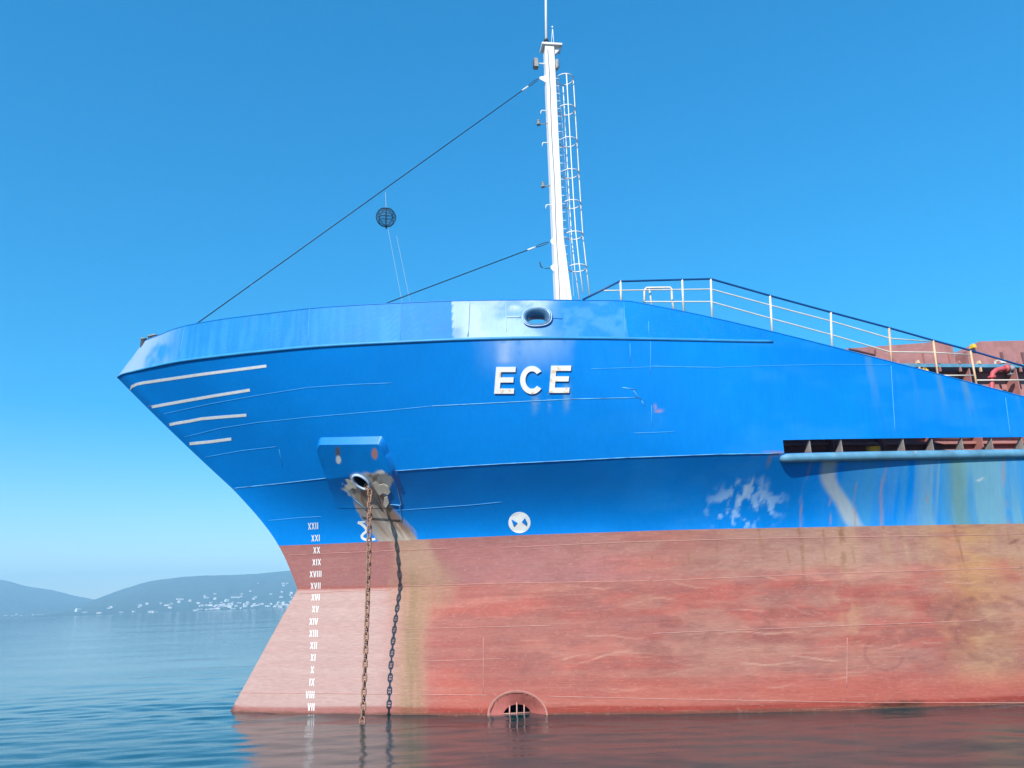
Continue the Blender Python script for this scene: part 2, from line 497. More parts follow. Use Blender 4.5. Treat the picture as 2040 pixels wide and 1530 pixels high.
M_hill = worn('wooded hillside', (.040, .062, .034), .95, .45, .012, (.16, .13, .085), -.04, spec=.05)
def make_hill(name, pts, r0, r1, label, seed):
    prof = hill_profile(pts, r1)
    a0, a1 = az_el(*pts[0])[0], az_el(*pts[-1])[0]
    A = np.linspace(a0, a1, 360)
    T = np.concatenate([np.linspace(-.01, 1, 40), np.linspace(1.05, 2.0, 10)])
    v = []
    for t in T:
        r = r0 + (r1 - r0) * t
        h = prof(A)
        if t <= 1:
            g = np.clip(t, 0, 1) ** 1.15
            hh = h * g * (1 - .22 * (1 - t) * t * 4 * (fbm(A * 60, 0 * A + t * 4, seed) - .3))
            hh = hh + 5 * (fbm(A * 420, 0 * A + t * 25, seed + 5, 3) - .5) * np.clip(t * 8, 0, 1) * (1 if t < .99 else .7)
        else:
            hh = h * (1 - sst(1, 2, t)) - 2
        if t <= 0: hh = hh * 0 - 3 * (t < 0)
        for a, z in zip(A, hh):
            v.append((CAM[0] + r * math.sin(a), CAM[1] + r * math.cos(a), z))
    n = len(A)
    f = [(j * n + i, j * n + i + 1, (j + 1) * n + i + 1, (j + 1) * n + i) for j in range(len(T) - 1) for i in range(n - 1)]
    mb = MB(); mb.v = v; mb.f = f; mb.m = [0] * len(f)
    o = mb.build(name, M_hill, smooth=True)
    tag(o, label, 'hill', kind='structure')
    def ground(a, t):
        h = float(prof(a)); g = max(t, 0) ** 1.15
        return h * g * (1 - .22 * (1 - t) * t * 4 * (float(fbm(a * 60, t * 4, seed)) - .3))
    return o, ground, r0, r1

hill_near, ground_near, RN0, RN1 = make_hill('hill',
    [(60, 1229), (130, 1214), (192, 1193), (250, 1172), (310, 1156), (400, 1147), (470, 1145), (510, 1143), (575, 1137), (700, 1130), (900, 1118), (1250, 1108), (1600, 1098), (2040, 1090), (2600, 1075)],
    4300, 5700, 'long wooded hill dotted with white houses beyond the water', 2)
hill_far, ground_far, RF0, RF1 = make_hill('hill',
    [(-900, 1215), (-500, 1172), (-200, 1152), (0, 1155), (50, 1167), (110, 1177), (150, 1187), (192, 1195), (260, 1210), (330, 1218)],
    5400, 7000, 'hazy wooded hill sloping down at the left edge', 9)

M_wall = worn('white house wall', (.86, .85, .82), .8, .05, .1)
M_roof = worn('clay tile roof', (.30, .14, .09), .8, .15, .3)
M_shade = worn('house window', (.05, .06, .07), .3, .1, .3)
def house_mesh(kind):
    mb = MB()
    if kind == 0:      # gabled house
        mb.box((-6, -5, -4), (6, 5, 6))
        e = [(-6.6, -5.6, 5.8), (6.6, -5.6, 5.8), (6.6, 5.6, 5.8), (-6.6, 5.6, 5.8), (-6.6, 0, 8.6), (6.6, 0, 8.6)]
        mb.add(e, [(0, 1, 5, 4), (2, 3, 4, 5), (0, 4, 3), (1, 2, 5), (0, 3, 2, 1)], 1)
        for x in (-3.5, 0, 3.5): mb.box((x - .7, -5.15, 2), (x + .7, -5.02, 4), 2)
    elif kind == 1:    # two-storey block with a flat roof and a set-back upper floor
        mb.box((-8, -6, -5), (8, 6, 6.5)); mb.box((-5, -3, 6.5), (6, 6, 9.5))
        mb.box((-8.3, -6.3, 6.5), (8.3, -5.9, 7.3)); 
        for x in (-5, -1.6, 1.6, 5):
            for z in (1, 4.2): mb.box((x - .8, -6.15, z), (x + .8, -6.02, z + 1.5), 2)
    else:              # long low terrace with a hipped roof
        mb.box((-13, -5, -4), (13, 5, 6))
        e = [(-13.6, -5.6, 5.8), (13.6, -5.6, 5.8), (13.6, 5.6, 5.8), (-13.6, 5.6, 5.8), (-9, 0, 8.4), (9, 0, 8.4)]
        mb.add(e, [(0, 1, 5, 4), (2, 3, 4, 5), (0, 4, 3), (1, 2, 5), (0, 3, 2, 1)], 1)
        for x in range(-10, 11, 4): mb.box((x - .7, -5.15, 1.5), (x + .7, -5.02, 3.8), 2)
    o = mb.build('house', [M_wall, M_roof, M_shade])
    me = o.data
    bpy.data.objects.remove(o)
    return me
HOUSE = [house_mesh(k) for k in range(3)]
def place_house(px, py, ground, r0, r1, kind, sc, label, group):
    a, e = az_el(px, py)
    best = None
    for t in np.linspace(0.004, .95, 300):
        r = r0 + (r1 - r0) * t
        if ground(a, t) >= CAM[2] + r * math.tan(e): best = t; break
    if best is None: best = .01
    r = r0 + (r1 - r0) * best
    o = bpy.data.objects.new('house', HOUSE[kind])
    o.location = (CAM[0] + r * math.sin(a), CAM[1] + r * math.cos(a), max(ground(a, best), 1.0))
    o.rotation_euler = (0, 0, -a + random.uniform(-.6, .6))
    o.scale = (sc, sc, sc)
    link(o)
    tag(o, label, 'house', group)
HZ = [(495,376,1,1.6),(540,385,2,.8),(630,390,2,.9),(705,355,1,1.0),(690,360,0,1.0),(770,385,2,.7),(850,382,0,1.1),(890,345,1,1.1),(882,352,0,1.0),(935,330,0,1.1),(960,383,2,1.2),(985,383,2,1.0),(1020,328,0,.9),(1060,340,2,1.0),(1080,358,0,1.4),(1090,330,0,1.0),(1130,303,0,1.3),(1135,320,1,1.1),(1155,303,0,1.2),(1205,313,1,1.0),(1260,328,0,1.3),(1270,366,2,1.0),(1300,283,0,1.1),(1310,293,2,1.0),(1340,325,0,1.0),(1365,268,0,1.1),(1365,300,1,1.0),(1345,365,2,1.1),(1380,362,2,1.2),(1400,350,2,1.0),(1420,341,1,1.2),(1440,313,1,1.3),(1440,345,2,1.1),(1460,353,1,1.2),(1480,290,2,1.0),(1505,290,2,1.0),(1530,285,0,1.1),(1535,268,0,.9),(1500,345,0,1.1),(1555,350,1,1.1),(1570,322,0,1.0),(1590,250,0,.9),(1610,300,0,1.2),(1620,293,1,1.0),(1630,340,2,1.0),(1600,347,0,1.0),(1650,333,0,1.0),(1700,345,2,1.0),(1720,270,0,1.0),(1745,350,1,1.0),(1760,335,0,1.0),(1775,345,0,1.3),(1790,255,0,1.0),(1785,290,1,1.0),(1800,215,0,1.2),(1797,200,2,.8),(1825,200,0,.9),(1800,328,1,1.1),(1815,337,2,1.0),(1830,345,1,1.1),(1850,263,1,1.0),(1843,275,0,1.0),(1855,290,0,1.0),(1845,320,1,1.0),(1780,352,2,1.0),(1640,200,0,.8),(1240,372,2,.8),(1310,368,0,1.0),(1480,362,2,.9),(1530,358,0,.9)]
HZ += [(random.uniform(1230, 1850), 352 - (random.random()) * 30 - .012 * i, random.choice((0, 1, 2, 1)), random.uniform(.7, 1.1)) for i in range(34)]
for zx, zy, k, s in HZ:
    shore = zy > 338
    place_house(zx / 3.1875, 1100 + zy / 3.1875, ground_near, RN0, RN1, k, s,
                'small white house in the row along the far shoreline' if shore else 'small white house scattered up the hazy hillside',
                'white houses along the far shoreline' if shore else 'white houses up the hillside')
for i in range(13):
    place_house(12 + i * 10.6 + random.uniform(-2, 2), 1228 - i * .28 - random.uniform(0, 2), ground_far, RF0, RF1, random.choice((0, 1, 2)), random.uniform(.45, .8),
                'tiny pale house on the shore below the left hill', 'pale houses below the left hill')

# ------------------------------------------------------------------ the ship: shell plating
ship = empty('cargo_ship')
tag(ship, 'blue and red cargo ship at anchor, seen from its port bow', 'ship')

def mix(c, d, m):
    m = np.clip(np.asarray(m, float), 0, 1)[..., None]
    return c * (1 - m) + np.asarray(d, float) * m

def paint_blue(X, z):
    c = np.zeros(X.shape + (3,)) + BLUE
    n = fbm(X * .5, z * .5, 1)
    c = c * (0.86 + .28 * n)[..., None]
    c = mix(c, (.02, .24, .64), .35 * sst(.5, .75, fbm(X * .9, z * 2.2, 31)) * sst(7, 12, X))
    # chalky rubbed patch under the fairlead
    m = bump(7.3, 1.5, X) * sst(7.35, 8.3, z) * sst(.42, .6, fbm(X * 2.2, z * 1.0, 5))
    c = mix(c, (.22, .40, .68), .8 * m)
    m = bump(6.72, .26, X) * sst(7.75, 7.9, z) * sst(.3, .45, fbm(X * 6, z * 3, 6))
    c = mix(c, (.32, .46, .70), .75 * m)
    # runs below the name letters
    for x0, w in ((7.42, .14), (8.12, .12), (7.75, .07)):
        m = bump(x0, w, X) * sst(6.55, 7.0, z) * (1 - sst(7.15, 7.4, z)) * sst(.35, .6, fbm(X * 14, z * 1.5, 8))
        c = mix(c, (.20, .33, .42), .7 * m)
    # scraped white patches above the boot top
    d = np.hypot((X - 12.25) / 1.05, (z - 4.45) / .62)
    m = (1 - sst(.5, 1.1, d)) * sst(.54, .66, fbm(X * 6 + z * 2, z * 4.5 - X * 1.2, 11, 5))
    c = mix(c, (.30, .50, .76), .7 * m)
    m = bump(12.25, .55, X) * sst(4.3, 4.5, z) * (1 - sst(4.95, 5.15, z)) * sst(.54, .64, fbm(X * 9, z * 4, 12, 5))
    c = mix(c, (.40, .57, .76), .7 * m)
    # washed-out grey green runs below the sheer pipe, thickening aft
    low = sst(0, .12, z_low(X) - z)
    g = low * sst(13.2, 15.5, X)
    s = fbm(X * 2.6, z * .22, 14)
    c = mix(c, (.055, .27, .50), .75 * g * sst(.35, .6, s))
    c = mix(c, (.15, .33, .40), .8 * low * sst(14.9, 16.8, X) * sst(.47, .62, fbm(X * 3.1 + 3, z * .16, 15)))
    c = mix(c, (.12, .25, .24), .8 * low * bump(17.0 + .1 * (5.5 - z), .42, X))
    c = mix(c, (.24, .38, .36), .7 * low * sst(17.6, 18.4, X) * sst(.4, .6, fbm(X * 2.2, z * .2, 16)))
    xs = 13.9 + (5.3 - z) * .56 * sst(5.4, 4.4, z) + .06 * (fbm(z * 3, z * 0, 3) - .5)
    c = mix(c, (.36, .42, .44), .85 * low * (1 - sst(.10, .24, np.abs(X - xs - .1))) * sst(3.6, 4.1, z))
    for x0, w, a in ((13.55, .035, .6), (14.75, .03, .6), (15.35, .05, .6), (16.4, .03, .6), (18.2, .04, .8), (14.2, .02, .5), (19.1, .05, .7)):
        m = bump(x0 + .03 * np.sin(z * 5), w, X) * low * sst(.35, .6, fbm(z * 2.5 + x0 * 9, X * 2, 17))
        c = mix(c, (.34, .21, .13), a * m)
    # rusty scab on the chine just forward of the freeing slot
    m = sst(.62, .1, np.abs(X - 12.55)) * (1 - sst(.0, .06, np.abs(z - z_low(X)))) * sst(.35, .5, fbm(X * 4, z * 9, 18))
    c = mix(c, (.36, .17, .12), .9 * m)
    m = bump(12.6, .06, X) * bump(5.38, .22, z)
    c = mix(c, (.22, .17, .13), .8 * m)
    m = bump(10.15, .13, X) * bump(6.55, .05, z) + bump(10.06, .035, X) * bump(6.62, .12, z)
    c = mix(c, (.50, .24, .20), .8 * m)
    # grey washed run on the raised plate aft
    up = sst(5.8, 6.0, z)
    for x0, w, a in ((15.25, .16, .4), (16.95, .10, .55), (17.6, .16, .6), (18.9, .05, .35), (16.3, .07, .15)):
        xx = X - x0 - .05 * (z_top(X) - z)
        m = bump(0, w, xx) * up * sst(.3, .6, fbm(xx * 18, z * .5, 19)) * sst(6.0, z_top(X) - .2, z)
        c = mix(c, (.10, .26, .36), a * m)
    # rust, bare primer and grey mud washed down from the hawse pipe
    c = hawse_wear(c, X, z)
    c = mix(c, (.55, .62, .58), .9 * bump(17.62, .14, X) * bump(4.83 + .02 * np.sin(X * 20), .035, z))
    # scratches where plates were dressed
    m = bump(9.75, .22, X) * bump(6.5, .5, z) * sst(.60, .66, fbm(X * 5, z * 3, 21))
    c = mix(c, (.10, .40, .72), .6 * m)
    return c

def hawse_wear(c, X, z):
    ax = 3.52 + sst(5.3, 3.9, z) * .82                       # centre of the run at this height
    wd = .42 + .12 * sst(5.4, 4.2, z)
    e0 = (X - ax) / wd
    e = e0 + .9 * (fbm(e0 * 5, z * .9, 23) - .5)
    m = (1 - sst(.70, .95, np.abs(e))) * (1 - sst(5.3, 5.55, z + .15 * (fbm(X * 5, z * 5, 24) - .5)))
    c = mix(c, (.36, .29, .22), .93 * m)
    c = mix(c, (.52, .45, .36), .7 * m * sst(.50, .60, fbm(e0 * 7, z * .8, 25)))
    c = mix(c, (.22, .12, .08), .75 * m * sst(.54, .62, fbm(e0 * 6 + 9, z * .7, 26)) * sst(4.0, 4.5, z))
    c = mix(c, (.26, .27, .24), .6 * m * bump(3.62, .3, X) * sst(4.75, 4.5, z))
    return c

def paint_red(X, z):
    c = np.zeros(X.shape + (3,)) + RED
    ww = z_waist(X)
    n1 = fbm(X * .6, z * 2.5, 41); n2 = fbm(X * .35, z * 9, 42); n3 = fbm(X * 2.2, z * 2.2, 43)
    c = c * (.82 + .36 * n3)[..., None]
    # chalked pink, plus light on the up-facing lower bow painted in; level bands aft
    bow = (1 - sst(3.6, 5.4, X)) * sst(ww + .02, ww - .06, z)
    c = mix(c, (.43, .375, .385), .84 * bow)
    c = mix(c, (.48, .44, .44), .25 * bow * sst(.45, .65, n2) * sst(.1, .6, z))
    c = mix(c, (.44, .235, .205), .5 * sst(.40, .64, n2) * (1 - bow))
    c = mix(c, (.28, .125, .125), .55 * sst(.48, .66, n1) * (1 - bow))
    # darker purple above the fold: shade under the flare painted into the colour
    c = mix(c, (.31, .175, .195), .72 * sst(ww, ww + .1, z) * (1 - sst(8, 11, X)))
    # fresher red just above the water
    c = mix(c, (.42, .135, .11), .5 * sst(1.3, .35, z + .5 * (n1 - .5)) * sst(4.5, 6, X))
    # grey and tan wash beneath the boot top, spreading aft
    g = sst(8.8, 13.5, X) * sst(2.85, 3.15, z + .25 * (fbm(X * 1.5, z, 44) - .5))
    c = mix(c, (.33, .225, .195), .85 * g)
    c = mix(c, (.40, .30, .21), .5 * g * sst(13, 15, X) * sst(.45, .6, fbm(X * 2.4, z * .3, 45)))
    t = bump(17.15, 1.2, X) * sst(.15, 1.2, z) * (.35 + .65 * fbm(X * 1.1, z * .8, 46))
    c = mix(c, (.44, .30, .145), .95 * t)
    t = sst(16.4, 18.0, X) * sst(.6, 2.6, z) * sst(.35, .55, fbm(X * .8, z * .9, 47))
    c = mix(c, (.42, .285, .19), .7 * t)
    t = bump(16.9, .5, X) * sst(2.6, 3.3, z)
    c = mix(c, (.40, .20, .15), .6 * t)
    # dusty brown and grey blotches, more of them aft
    m = sst(6, 11, X) * sst(.40, .66, fbm(X * .8 + 3, z * 3.0, 64, 5)) * sst(.5, 1.0, z)
    c = mix(c, (.36, .25, .215), .48 * m)
    m = sst(13.5, 17, X) * sst(.38, .64, fbm(X * 1.1 + 8, z * .8, 65, 5)) * sst(.3, 1.1, z)
    c = mix(c, (.41, .30, .20), .55 * m)
    m = sst(5.5, 8, X) * sst(.50, .70, fbm(X * 2.0, z * 5.5, 66, 5)) * sst(.4, .8, z)
    c = mix(c, (.25, .125, .125), .38 * m)
    for k in range(26):
        x0 = 8.6 + k * .43 + .3 * math.sin(k * 2.7); zz = 3.9 - .5 * abs(math.sin(k * 1.7)); ln = .35 + 1.3 * abs(math.sin(k * 3.1)) ** 2
        m = bump(x0 + .02 * np.sin(z * 7 + k), .035, X) * sst(zz - ln, zz - ln * .3, z) * sst(zz + .1, zz - .05, z) * sst(.3, .55, fbm(X * 3, z * 4 + k, 67))
        c = mix(c, (.22, .125, .07), .5 * m)
    # rust runs
    for x0, w, z0, a in ((14.42, .13, .9, .85), (13.5, .05, 2.4, .7), (12.6, .05, 2.9, .5), (15.4, .03, 3.0, .6), (11.9, .04, 3.1, .4), (16.95, .06, 2.4, .5)):
        m = bump(x0 + .04 * np.sin(z * 4), w, X) * sst(z0, z0 + .8, z) * sst(.38, .58, fbm(X * 7, z * 2.2 + x0, 48))
        c = mix(c, (.21, .13, .075), a * m)
    m = bump(14.3, .45, X) * bump(2.2, 1.5, z) * sst(.5, .66, fbm(X * 2.6, z * 2.2, 49))
    c = mix(c, (.46, .33, .22), .6 * m)
    # mud from the anchor chain
    lo = sst(4.3, 3.4, z)
    wd = .40 + .35 * bump(3.0, 1.4, z)
    ctr = 4.58 + .28 * bump(3.0, 1.4, z)
    e = np.abs(X - ctr) / wd + .9 * (fbm(X * 7, z * .35, 50) - .5)
    m = (1 - sst(.25, 1.35, e)) * lo
    c = mix(c, (.34, .27, .185), .66 * m)
    c = mix(c, (.25, .205, .13), .7 * m * bump(4.62, .45, X) * sst(.48, .62, fbm(X * 12, z * .7, 51)))
    c = mix(c, (.40, .31, .25), .75 * (1 - sst(.35, .6, np.abs(X - 4.55 - (4.1 - z) * .35))) * sst(2.9, 3.7, z))
    # scrapes: dark fender rubs and pale scratches
    m = sst(8, 10, X) * bump(1.7, 1.4, z) * sst(.54, .72, fbm(X * 1.6 + z * .6, z * 2.6, 52, 5))
    c = mix(c, (.235, .10, .10), .6 * m)
    rng = np.random.RandomState(12)
    for k in range(46):
        xa = rng.uniform(6.5, 19) if k > 20 else rng.uniform(9.5, 15); ln = rng.uniform(.5, 2.6)
        za = rng.choice([rng.uniform(.35, 1.9), rng.uniform(.5, 1.3), rng.uniform(1.6, 2.9)])
        sl, cv, ph = rng.normal(0, .13), rng.normal(0, .30), rng.uniform(0, 6.28)
        q = (X - xa) / ln
        path = za + sl * (X - xa) + cv * (q - .5) ** 2 + .025 * np.sin(X * 6 + ph)
        m = sst(.024, .006, np.abs(z - path)) * sst(0, .12, q) * sst(1, .7, q) * sst(.3, .55, fbm(X * 2.2, z * 2 + k, 53))
        c = mix(c, (.62, .44, .37) if k % 4 else (.22, .10, .10), rng.uniform(.12, .42) * m)
    for x0, z0 in ((9.9, 1.6), (12.2, 1.75), (13.6, 1.3), (14.9, 1.1), (16.9, 1.4)):      # round fender rubs
        d = np.hypot((X - x0) / .5, (z - z0) / .4)
        m = sst(.12, .02, np.abs(d - .8 + .2 * (fbm(X * 2, z * 2, 61) - .5))) * sst(.45, .6, fbm(X * 1.6 + x0, z * 1.6, 62))
        c = mix(c, (.24, .11, .11), .5 * m)
    m = bump(17.3, .9, X) * bump(1.5, .75, z) * sst(.40, .68, fbm(X * 1.7, z * 2.8, 57, 5))
    c = mix(c, (.26, .13, .12), .45 * m)
    d = np.abs(np.hypot((X - 17.4) / 1.05, (z - 1.55) / .7) - 1)
    c = mix(c, (.22, .11, .10), .6 * sst(.12, .02, d) * sst(.45, .6, fbm(X * 2, z * 2, 58)))
    # grey dashes on the upper belt aft, weed at one spot of the waterline, the wet belt
    for x0, z0 in ((18.25, 3.42), (19.05, 3.40)):
        c = mix(c, (.17, .085, .075), .8 * bump(x0, .24, X) * bump(z0 + .05 * np.sin((X - x0) * 8), .055, z))
    d = np.abs(X - 15.0) / .62
    m = (1 - sst(.55, 1.1, d + .7 * (fbm(X * 5, z * 9, 59) - .5))) * sst(.20, .04, z + .18 * (fbm(X * 6, z * 6, 60) - .5))
    c = mix(c, (.05, .035, .03), .95 * m)
    wet = sst(.20, .13, z + .02 * np.sin(X * 1.3) + .03 * (n1 - .5))
    wetc = np.stack([c[..., 0] * .74, c[..., 1] * .46, c[..., 2] * .44], -1)
    c = c * (1 - wet[..., None]) + wetc * wet[..., None]
    c = mix(c, (.13, .075, .06), .75 * sst(.075, .03, z + .05 * (fbm(X * 3, z * 4, 63) - .5)))
    c = mix(c, (.10, .06, .06), .8 * sst(.12, .0, X) * sst(.25, .1, z))
    return c * np.array([.94, .77, .68])

PLATE_X = [(-9, -1.55), (-1.55, 2.05), (2.05, 4.28), (4.28, 5.52), (5.52, 9.55), (9.55, 99)]
def paint_bulwark(X, z):
    c = np.zeros(X.shape + (3,)) + BLUE
    fore = sst(5.5, 4.6, X)
    c = mix(c, (.022, .205, .44), .6 * sst(9.6, 9.3, X))
    c = mix(c, (.025, .24, .62), .5 * ((X > 2.05) & (X < 4.28)))
    s = fbm(X * 17, z * .8, 71)
    c = mix(c, (.06, .29, .55), .32 * fore * sst(.45, .65, s))
    c = mix(c, (.02, .19, .42), .5 * fore * sst(.5, .7, fbm(X * 22, z * 1.2, 72)) * sst(z_rim(X) - .55, z_rim(X), z))
    c = mix(c, (.30, .40, .46), .75 * sst(-1.2, -2.9, X) * sst(.25, .55, fbm(X * 2.4, z * 1.4, 73)))
    pale = ((X > 5.52) & (X < 8.6))
    h = (z - z_kn(X)) / 1.03
    c = mix(c, (.38, .53, .74), .85 * pale * (1 - sst(7.2, 8.2, X + .3 * (fbm(X * 2, z * 3, 74) - .5))) * (.5 + .5 * sst(.3, .55, fbm(X * 1.8, z * 2.2, 75))))
    c = mix(c, (.62, .70, .78), .75 * bump(7.1, 1.0, X) * sst(.62, .9, h) * sst(.35, .55, fbm(X * 3, z * 3, 76)))
    c = mix(c, (.48, .60, .78), .6 * bump(6.1, .55, X) * sst(.35, .55, fbm(X * 3, z * 2, 77)))
    c = mix(c, (.08, .30, .58), .5 * ((X > 8.1) & (X < 9.55)) * sst(.4, .6, fbm(X * 3, z * 3, 78)))
    return c * (.9 + .2 * fbm(X * 1.5, z * 1.5, 79))[..., None]

S_FINE = np.concatenate([np.arange(0, .6, .03), np.arange(.6, 21, .045), np.geomspace(21, 60, 24)])
def shell(name, k0, t0, k1, t1, rows, paint, mat, side, xlim=None, topf=None, botf=None, holes=(), seed=0, fade=True, parent=ship):
    """one band of the shell between level lines; side -1 port, +1 starboard"""
    S = S_FINE if side < 0 else S_FINE[::6]
    R = np.linspace(0, 1, rows if side < 0 else max(rows // 4, 3))
    kt = []
    for r in R:
        v = (k0 + t0) * (1 - r) + (k1 + t1) * r
        k = min(int(v + 1e-9), 5)
        kt.append((k, v - k))
    VX = np.array([S + stem(k, t) * (1 - sst(5, 12.0, S)) for k, t in kt])
    if xlim is not None:
        keep = (VX.max(0) > xlim[0]) & (VX.min(0) < xlim[1])
        keep = keep | np.roll(keep, 1) | np.roll(keep, -1)
        VX = np.clip(VX[:, keep], xlim[0], xlim[1])
    VZ = np.array([level_z(k, t, VX[j]) for j, (k, t) in enumerate(kt)])
    if topf is not None or botf is not None:
        zb = VZ[0] if botf is None else botf(VX[0]); zt_ = np.minimum(VZ[-1], topf(VX[-1])) if topf is not None else VZ[-1]
        for j, r in enumerate(R): VZ[j] = zb * (1 - r) + zt_ * r
    VB = np.maximum(half(VX, VZ - 1e-6), 0)
    # the stem itself
    VB[:, 0] = np.where(VB[:, 0] < .02, 0, VB[:, 0])
    col = paint(VX, VZ)
    ny, nx = VX.shape
    keepf = np.ones((ny - 1, nx - 1), bool)
    cx = (VX[:-1, :-1] + VX[1:, 1:]) / 2; cz = (VZ[:-1, :-1] + VZ[1:, 1:]) / 2
    if side < 0:
        for hx, hz, ra, rb, rot in holes:
            dx, dz = cx - hx, cz - hz
            a = dx * math.cos(rot) + dz * math.sin(rot); b = -dx * math.sin(rot) + dz * math.cos(rot)
            keepf &= (a / ra) ** 2 + (b / rb) ** 2 > 1
    keepf &= (np.abs(VX[:-1, 1:] - VX[:-1, :-1]) + np.abs(VX[1:, 1:] - VX[1:, :-1]) > 1e-6) & ((VZ[1:, 1:] - VZ[:-1, 1:]) + (VZ[1:, :-1] - VZ[:-1, :-1]) > 1e-5)
    idx = np.arange(ny * nx).reshape(ny, nx)
    q = np.stack([idx[:-1, :-1], idx[:-1, 1:], idx[1:, 1:], idx[1:, :-1]], -1)[keepf]
    if side > 0: q = q[:, ::-1]
    me = bpy.data.meshes.new(name)
    me.from_pydata(np.stack([VX, side * VB, VZ], -1).reshape(-1, 3).tolist(), [], q.tolist())
    ca = me.color_attributes.new('paint', 'FLOAT_COLOR', 'POINT')
    ca.data.foreach_set('color', np.concatenate([np.clip(col, 0, 1).reshape(-1, 3), np.ones((ny * nx, 1))], 1).ravel())
    me.polygons.foreach_set('use_smooth', [True] * len(me.polygons))
    me.materials.append(mat)
    o = bpy.data.objects.new(name, me)
    return link(o, parent)

def level_z(k, t, X):
    return LV[k](X) * (1 - t) + LV[k + 1](X) * t

SLOT_X, SLOT_Z = 12.9, 5.80
thr = on_hull(1031, 1424)
haw = on_hull(722, 957)
fair = on_hull(1070, 633)
THR_HOLE = (thr[0], thr[2] - .02, .62, .50, 0.0)
HAW_HOLE = (haw[0], haw[2], .24, .22, 0.0)
FAIR_HOLE = (fair[0], fair[2], .30, .225, 0.0)
for side in (-1, 1):
    bo = shell('bottom_plating', 0, 0, 2, 0, 190, paint_red, M_bottom, side, holes=[THR_HOLE])
    if side < 0: bo['label'] = 'faded red antifouling plating below the fold, stained and scraped'
    shell('bottom_plating', 2, 0, 3, 0, 44, paint_red, M_bottom, side)
    to = shell('topside_plating', 3, 0, 4, 0, 40, paint_blue, M_topside, side, holes=[HAW_HOLE])
    shell('topside_plating', 4, 0, 5, 0, 66, paint_blue, M_topside, side, xlim=(-9, SLOT_X), holes=[HAW_HOLE])
    shell('topside_plating', 4, 0, 5, 0, 56, paint_blue, M_topside, side, xlim=(SLOT_X, 60), topf=z_top, botf=lambda X: 0 * X + SLOT_Z)
    for a, b in PLATE_X:
        shell('bulwark_plate', 5, 0, 6, 0, 26, paint_bulwark, M_bul, side, xlim=(a, min(b, 14.05)), topf=z_top, holes=[FAIR_HOLE] if a < fair[0] < b else ())

# decks, bulkhead and stern closing
def deck_sheet(name, zf, x0, x1, n, mat, inset=.02):
    X = np.linspace(x0, x1, n)
    mb = MB()
    v = []
    for x in X:
        z = float(zf(x)); b = max(float(half(x, z)) - inset, .01)
        v += [(x, -b, z), (x, b, z)]
    mb.add(v, [(2 * i, 2 * i + 2, 2 * i + 3, 2 * i + 1) for i in range(n - 1)])
    return mb.build(name, mat, ship)
deck_sheet('forecastle_deck', lambda x: z_kn(x) - .12, -3.3, 10.6, 40, M_deck)
deck_sheet('main_deck', lambda x: 5.36, 1.0, 55, 40, M_deck)
bh = MB(); bz = float(z_kn(10.6)) - .12
bh.box((10.6, -5.3, 5.36), (10.66, 5.3, bz)); bh.build('forecastle_bulkhead', M_browndark, ship)
tr = MB(); tr.box((54.5, -6.15, -1.5), (54.6, 6.15, 6.2)); tr.build('aft_bulkhead', M_browndark, ship)

M_strip = worn('lit blue strip paint', (.035, .27, .58), .45, .15, 3.0)  # lighter blue than the hull: the strip's sunlit upper edge put into its colour
# half-round rubbing strip along the knuckle, both sides
for sd in (-1, 1):
    mb = MB()
    pts = []
    for x in np.concatenate([np.linspace(-3.68, -2, 24), np.linspace(-1.8, 12.95, 80)]):
        p = hull_pt(x, float(z_kn(x)), .0)
        pts.append((p[0], p[1] * -sd if sd > 0 else p[1], p[2]))
    rr = [.018 + .02 * min(1, i / 30) for i in range(len(pts))]
    mb.tube(pts, rr, 8)
    o = mb.build('rubbing_strip', M_strip, ship, smooth=True)
# flat bars capping the bulwark and the sloping plate
for sd in (-1, 1):
    mb = MB()
    xs = np.concatenate([np.linspace(-3.1, -1.5, 24), np.linspace(-1.3, 21, 90)])
    top = []
    for x in xs:
        z = float(z_top(x)); b = float(half(x, min(z, float(z_rim(x))) - .002))
        top.append((x, sd * b, z))
    mb.tube(top, .014, 6)
    mb.build('cap_rail', M_blue, ship, smooth=True)

# weld seams: a low bead along each visible plate edge
def seam(pts, mat, r=.010):
    mb = MB()
    P = []
    for a, b in zip(pts[:-1], pts[1:]):
        n = max(2, int(math.hypot(b[0] - a[0], b[1] - a[1]) / 14))
        for i in range(n): P.append((a[0] + (b[0] - a[0]) * i / n, a[1] + (b[1] - a[1]) * i / n))
    P.append(pts[-1])
    mb.tube([hull_px(x, y, r * .2) for x, y in P], r, 5)
    mb.build('weld_seam', mat, ship, smooth=True)
SEAMS_BLUE = [
    [(315, 827), (422, 804), (511, 788), (613, 772)], [(613, 772), (700, 766), (780, 763)],
    [(367, 871), (440, 853), (511, 842), (616, 831), (780, 817), (860, 809)],
    [(408, 911), (480, 898), (550, 890)], [(556, 895), (563, 930)], [(535, 1037), (600, 1031), (640, 1029)],
    [(1178, 735), (1300, 731), (1420, 731)], [(1296, 680), (1296, 745)], [(1298, 808), (1299, 850)], [(1255, 684), (1256, 722)],
    [(1300, 729), (1420, 733), (1450, 731), (1640, 726), (1775, 727)], [(1775, 728), (1783, 860)],
    [(1262, 863), (1345, 860)], [(1000, 1000), (940, 1006), (790, 1017)], [(617, 612), (613, 688)], [(368, 650), (356, 712)], [(798, 604), (797, 676)],
    [(1243, 602), (1246, 670)], [(1292, 640), (1293, 672)], [(2003, 792), (2013, 868)]]
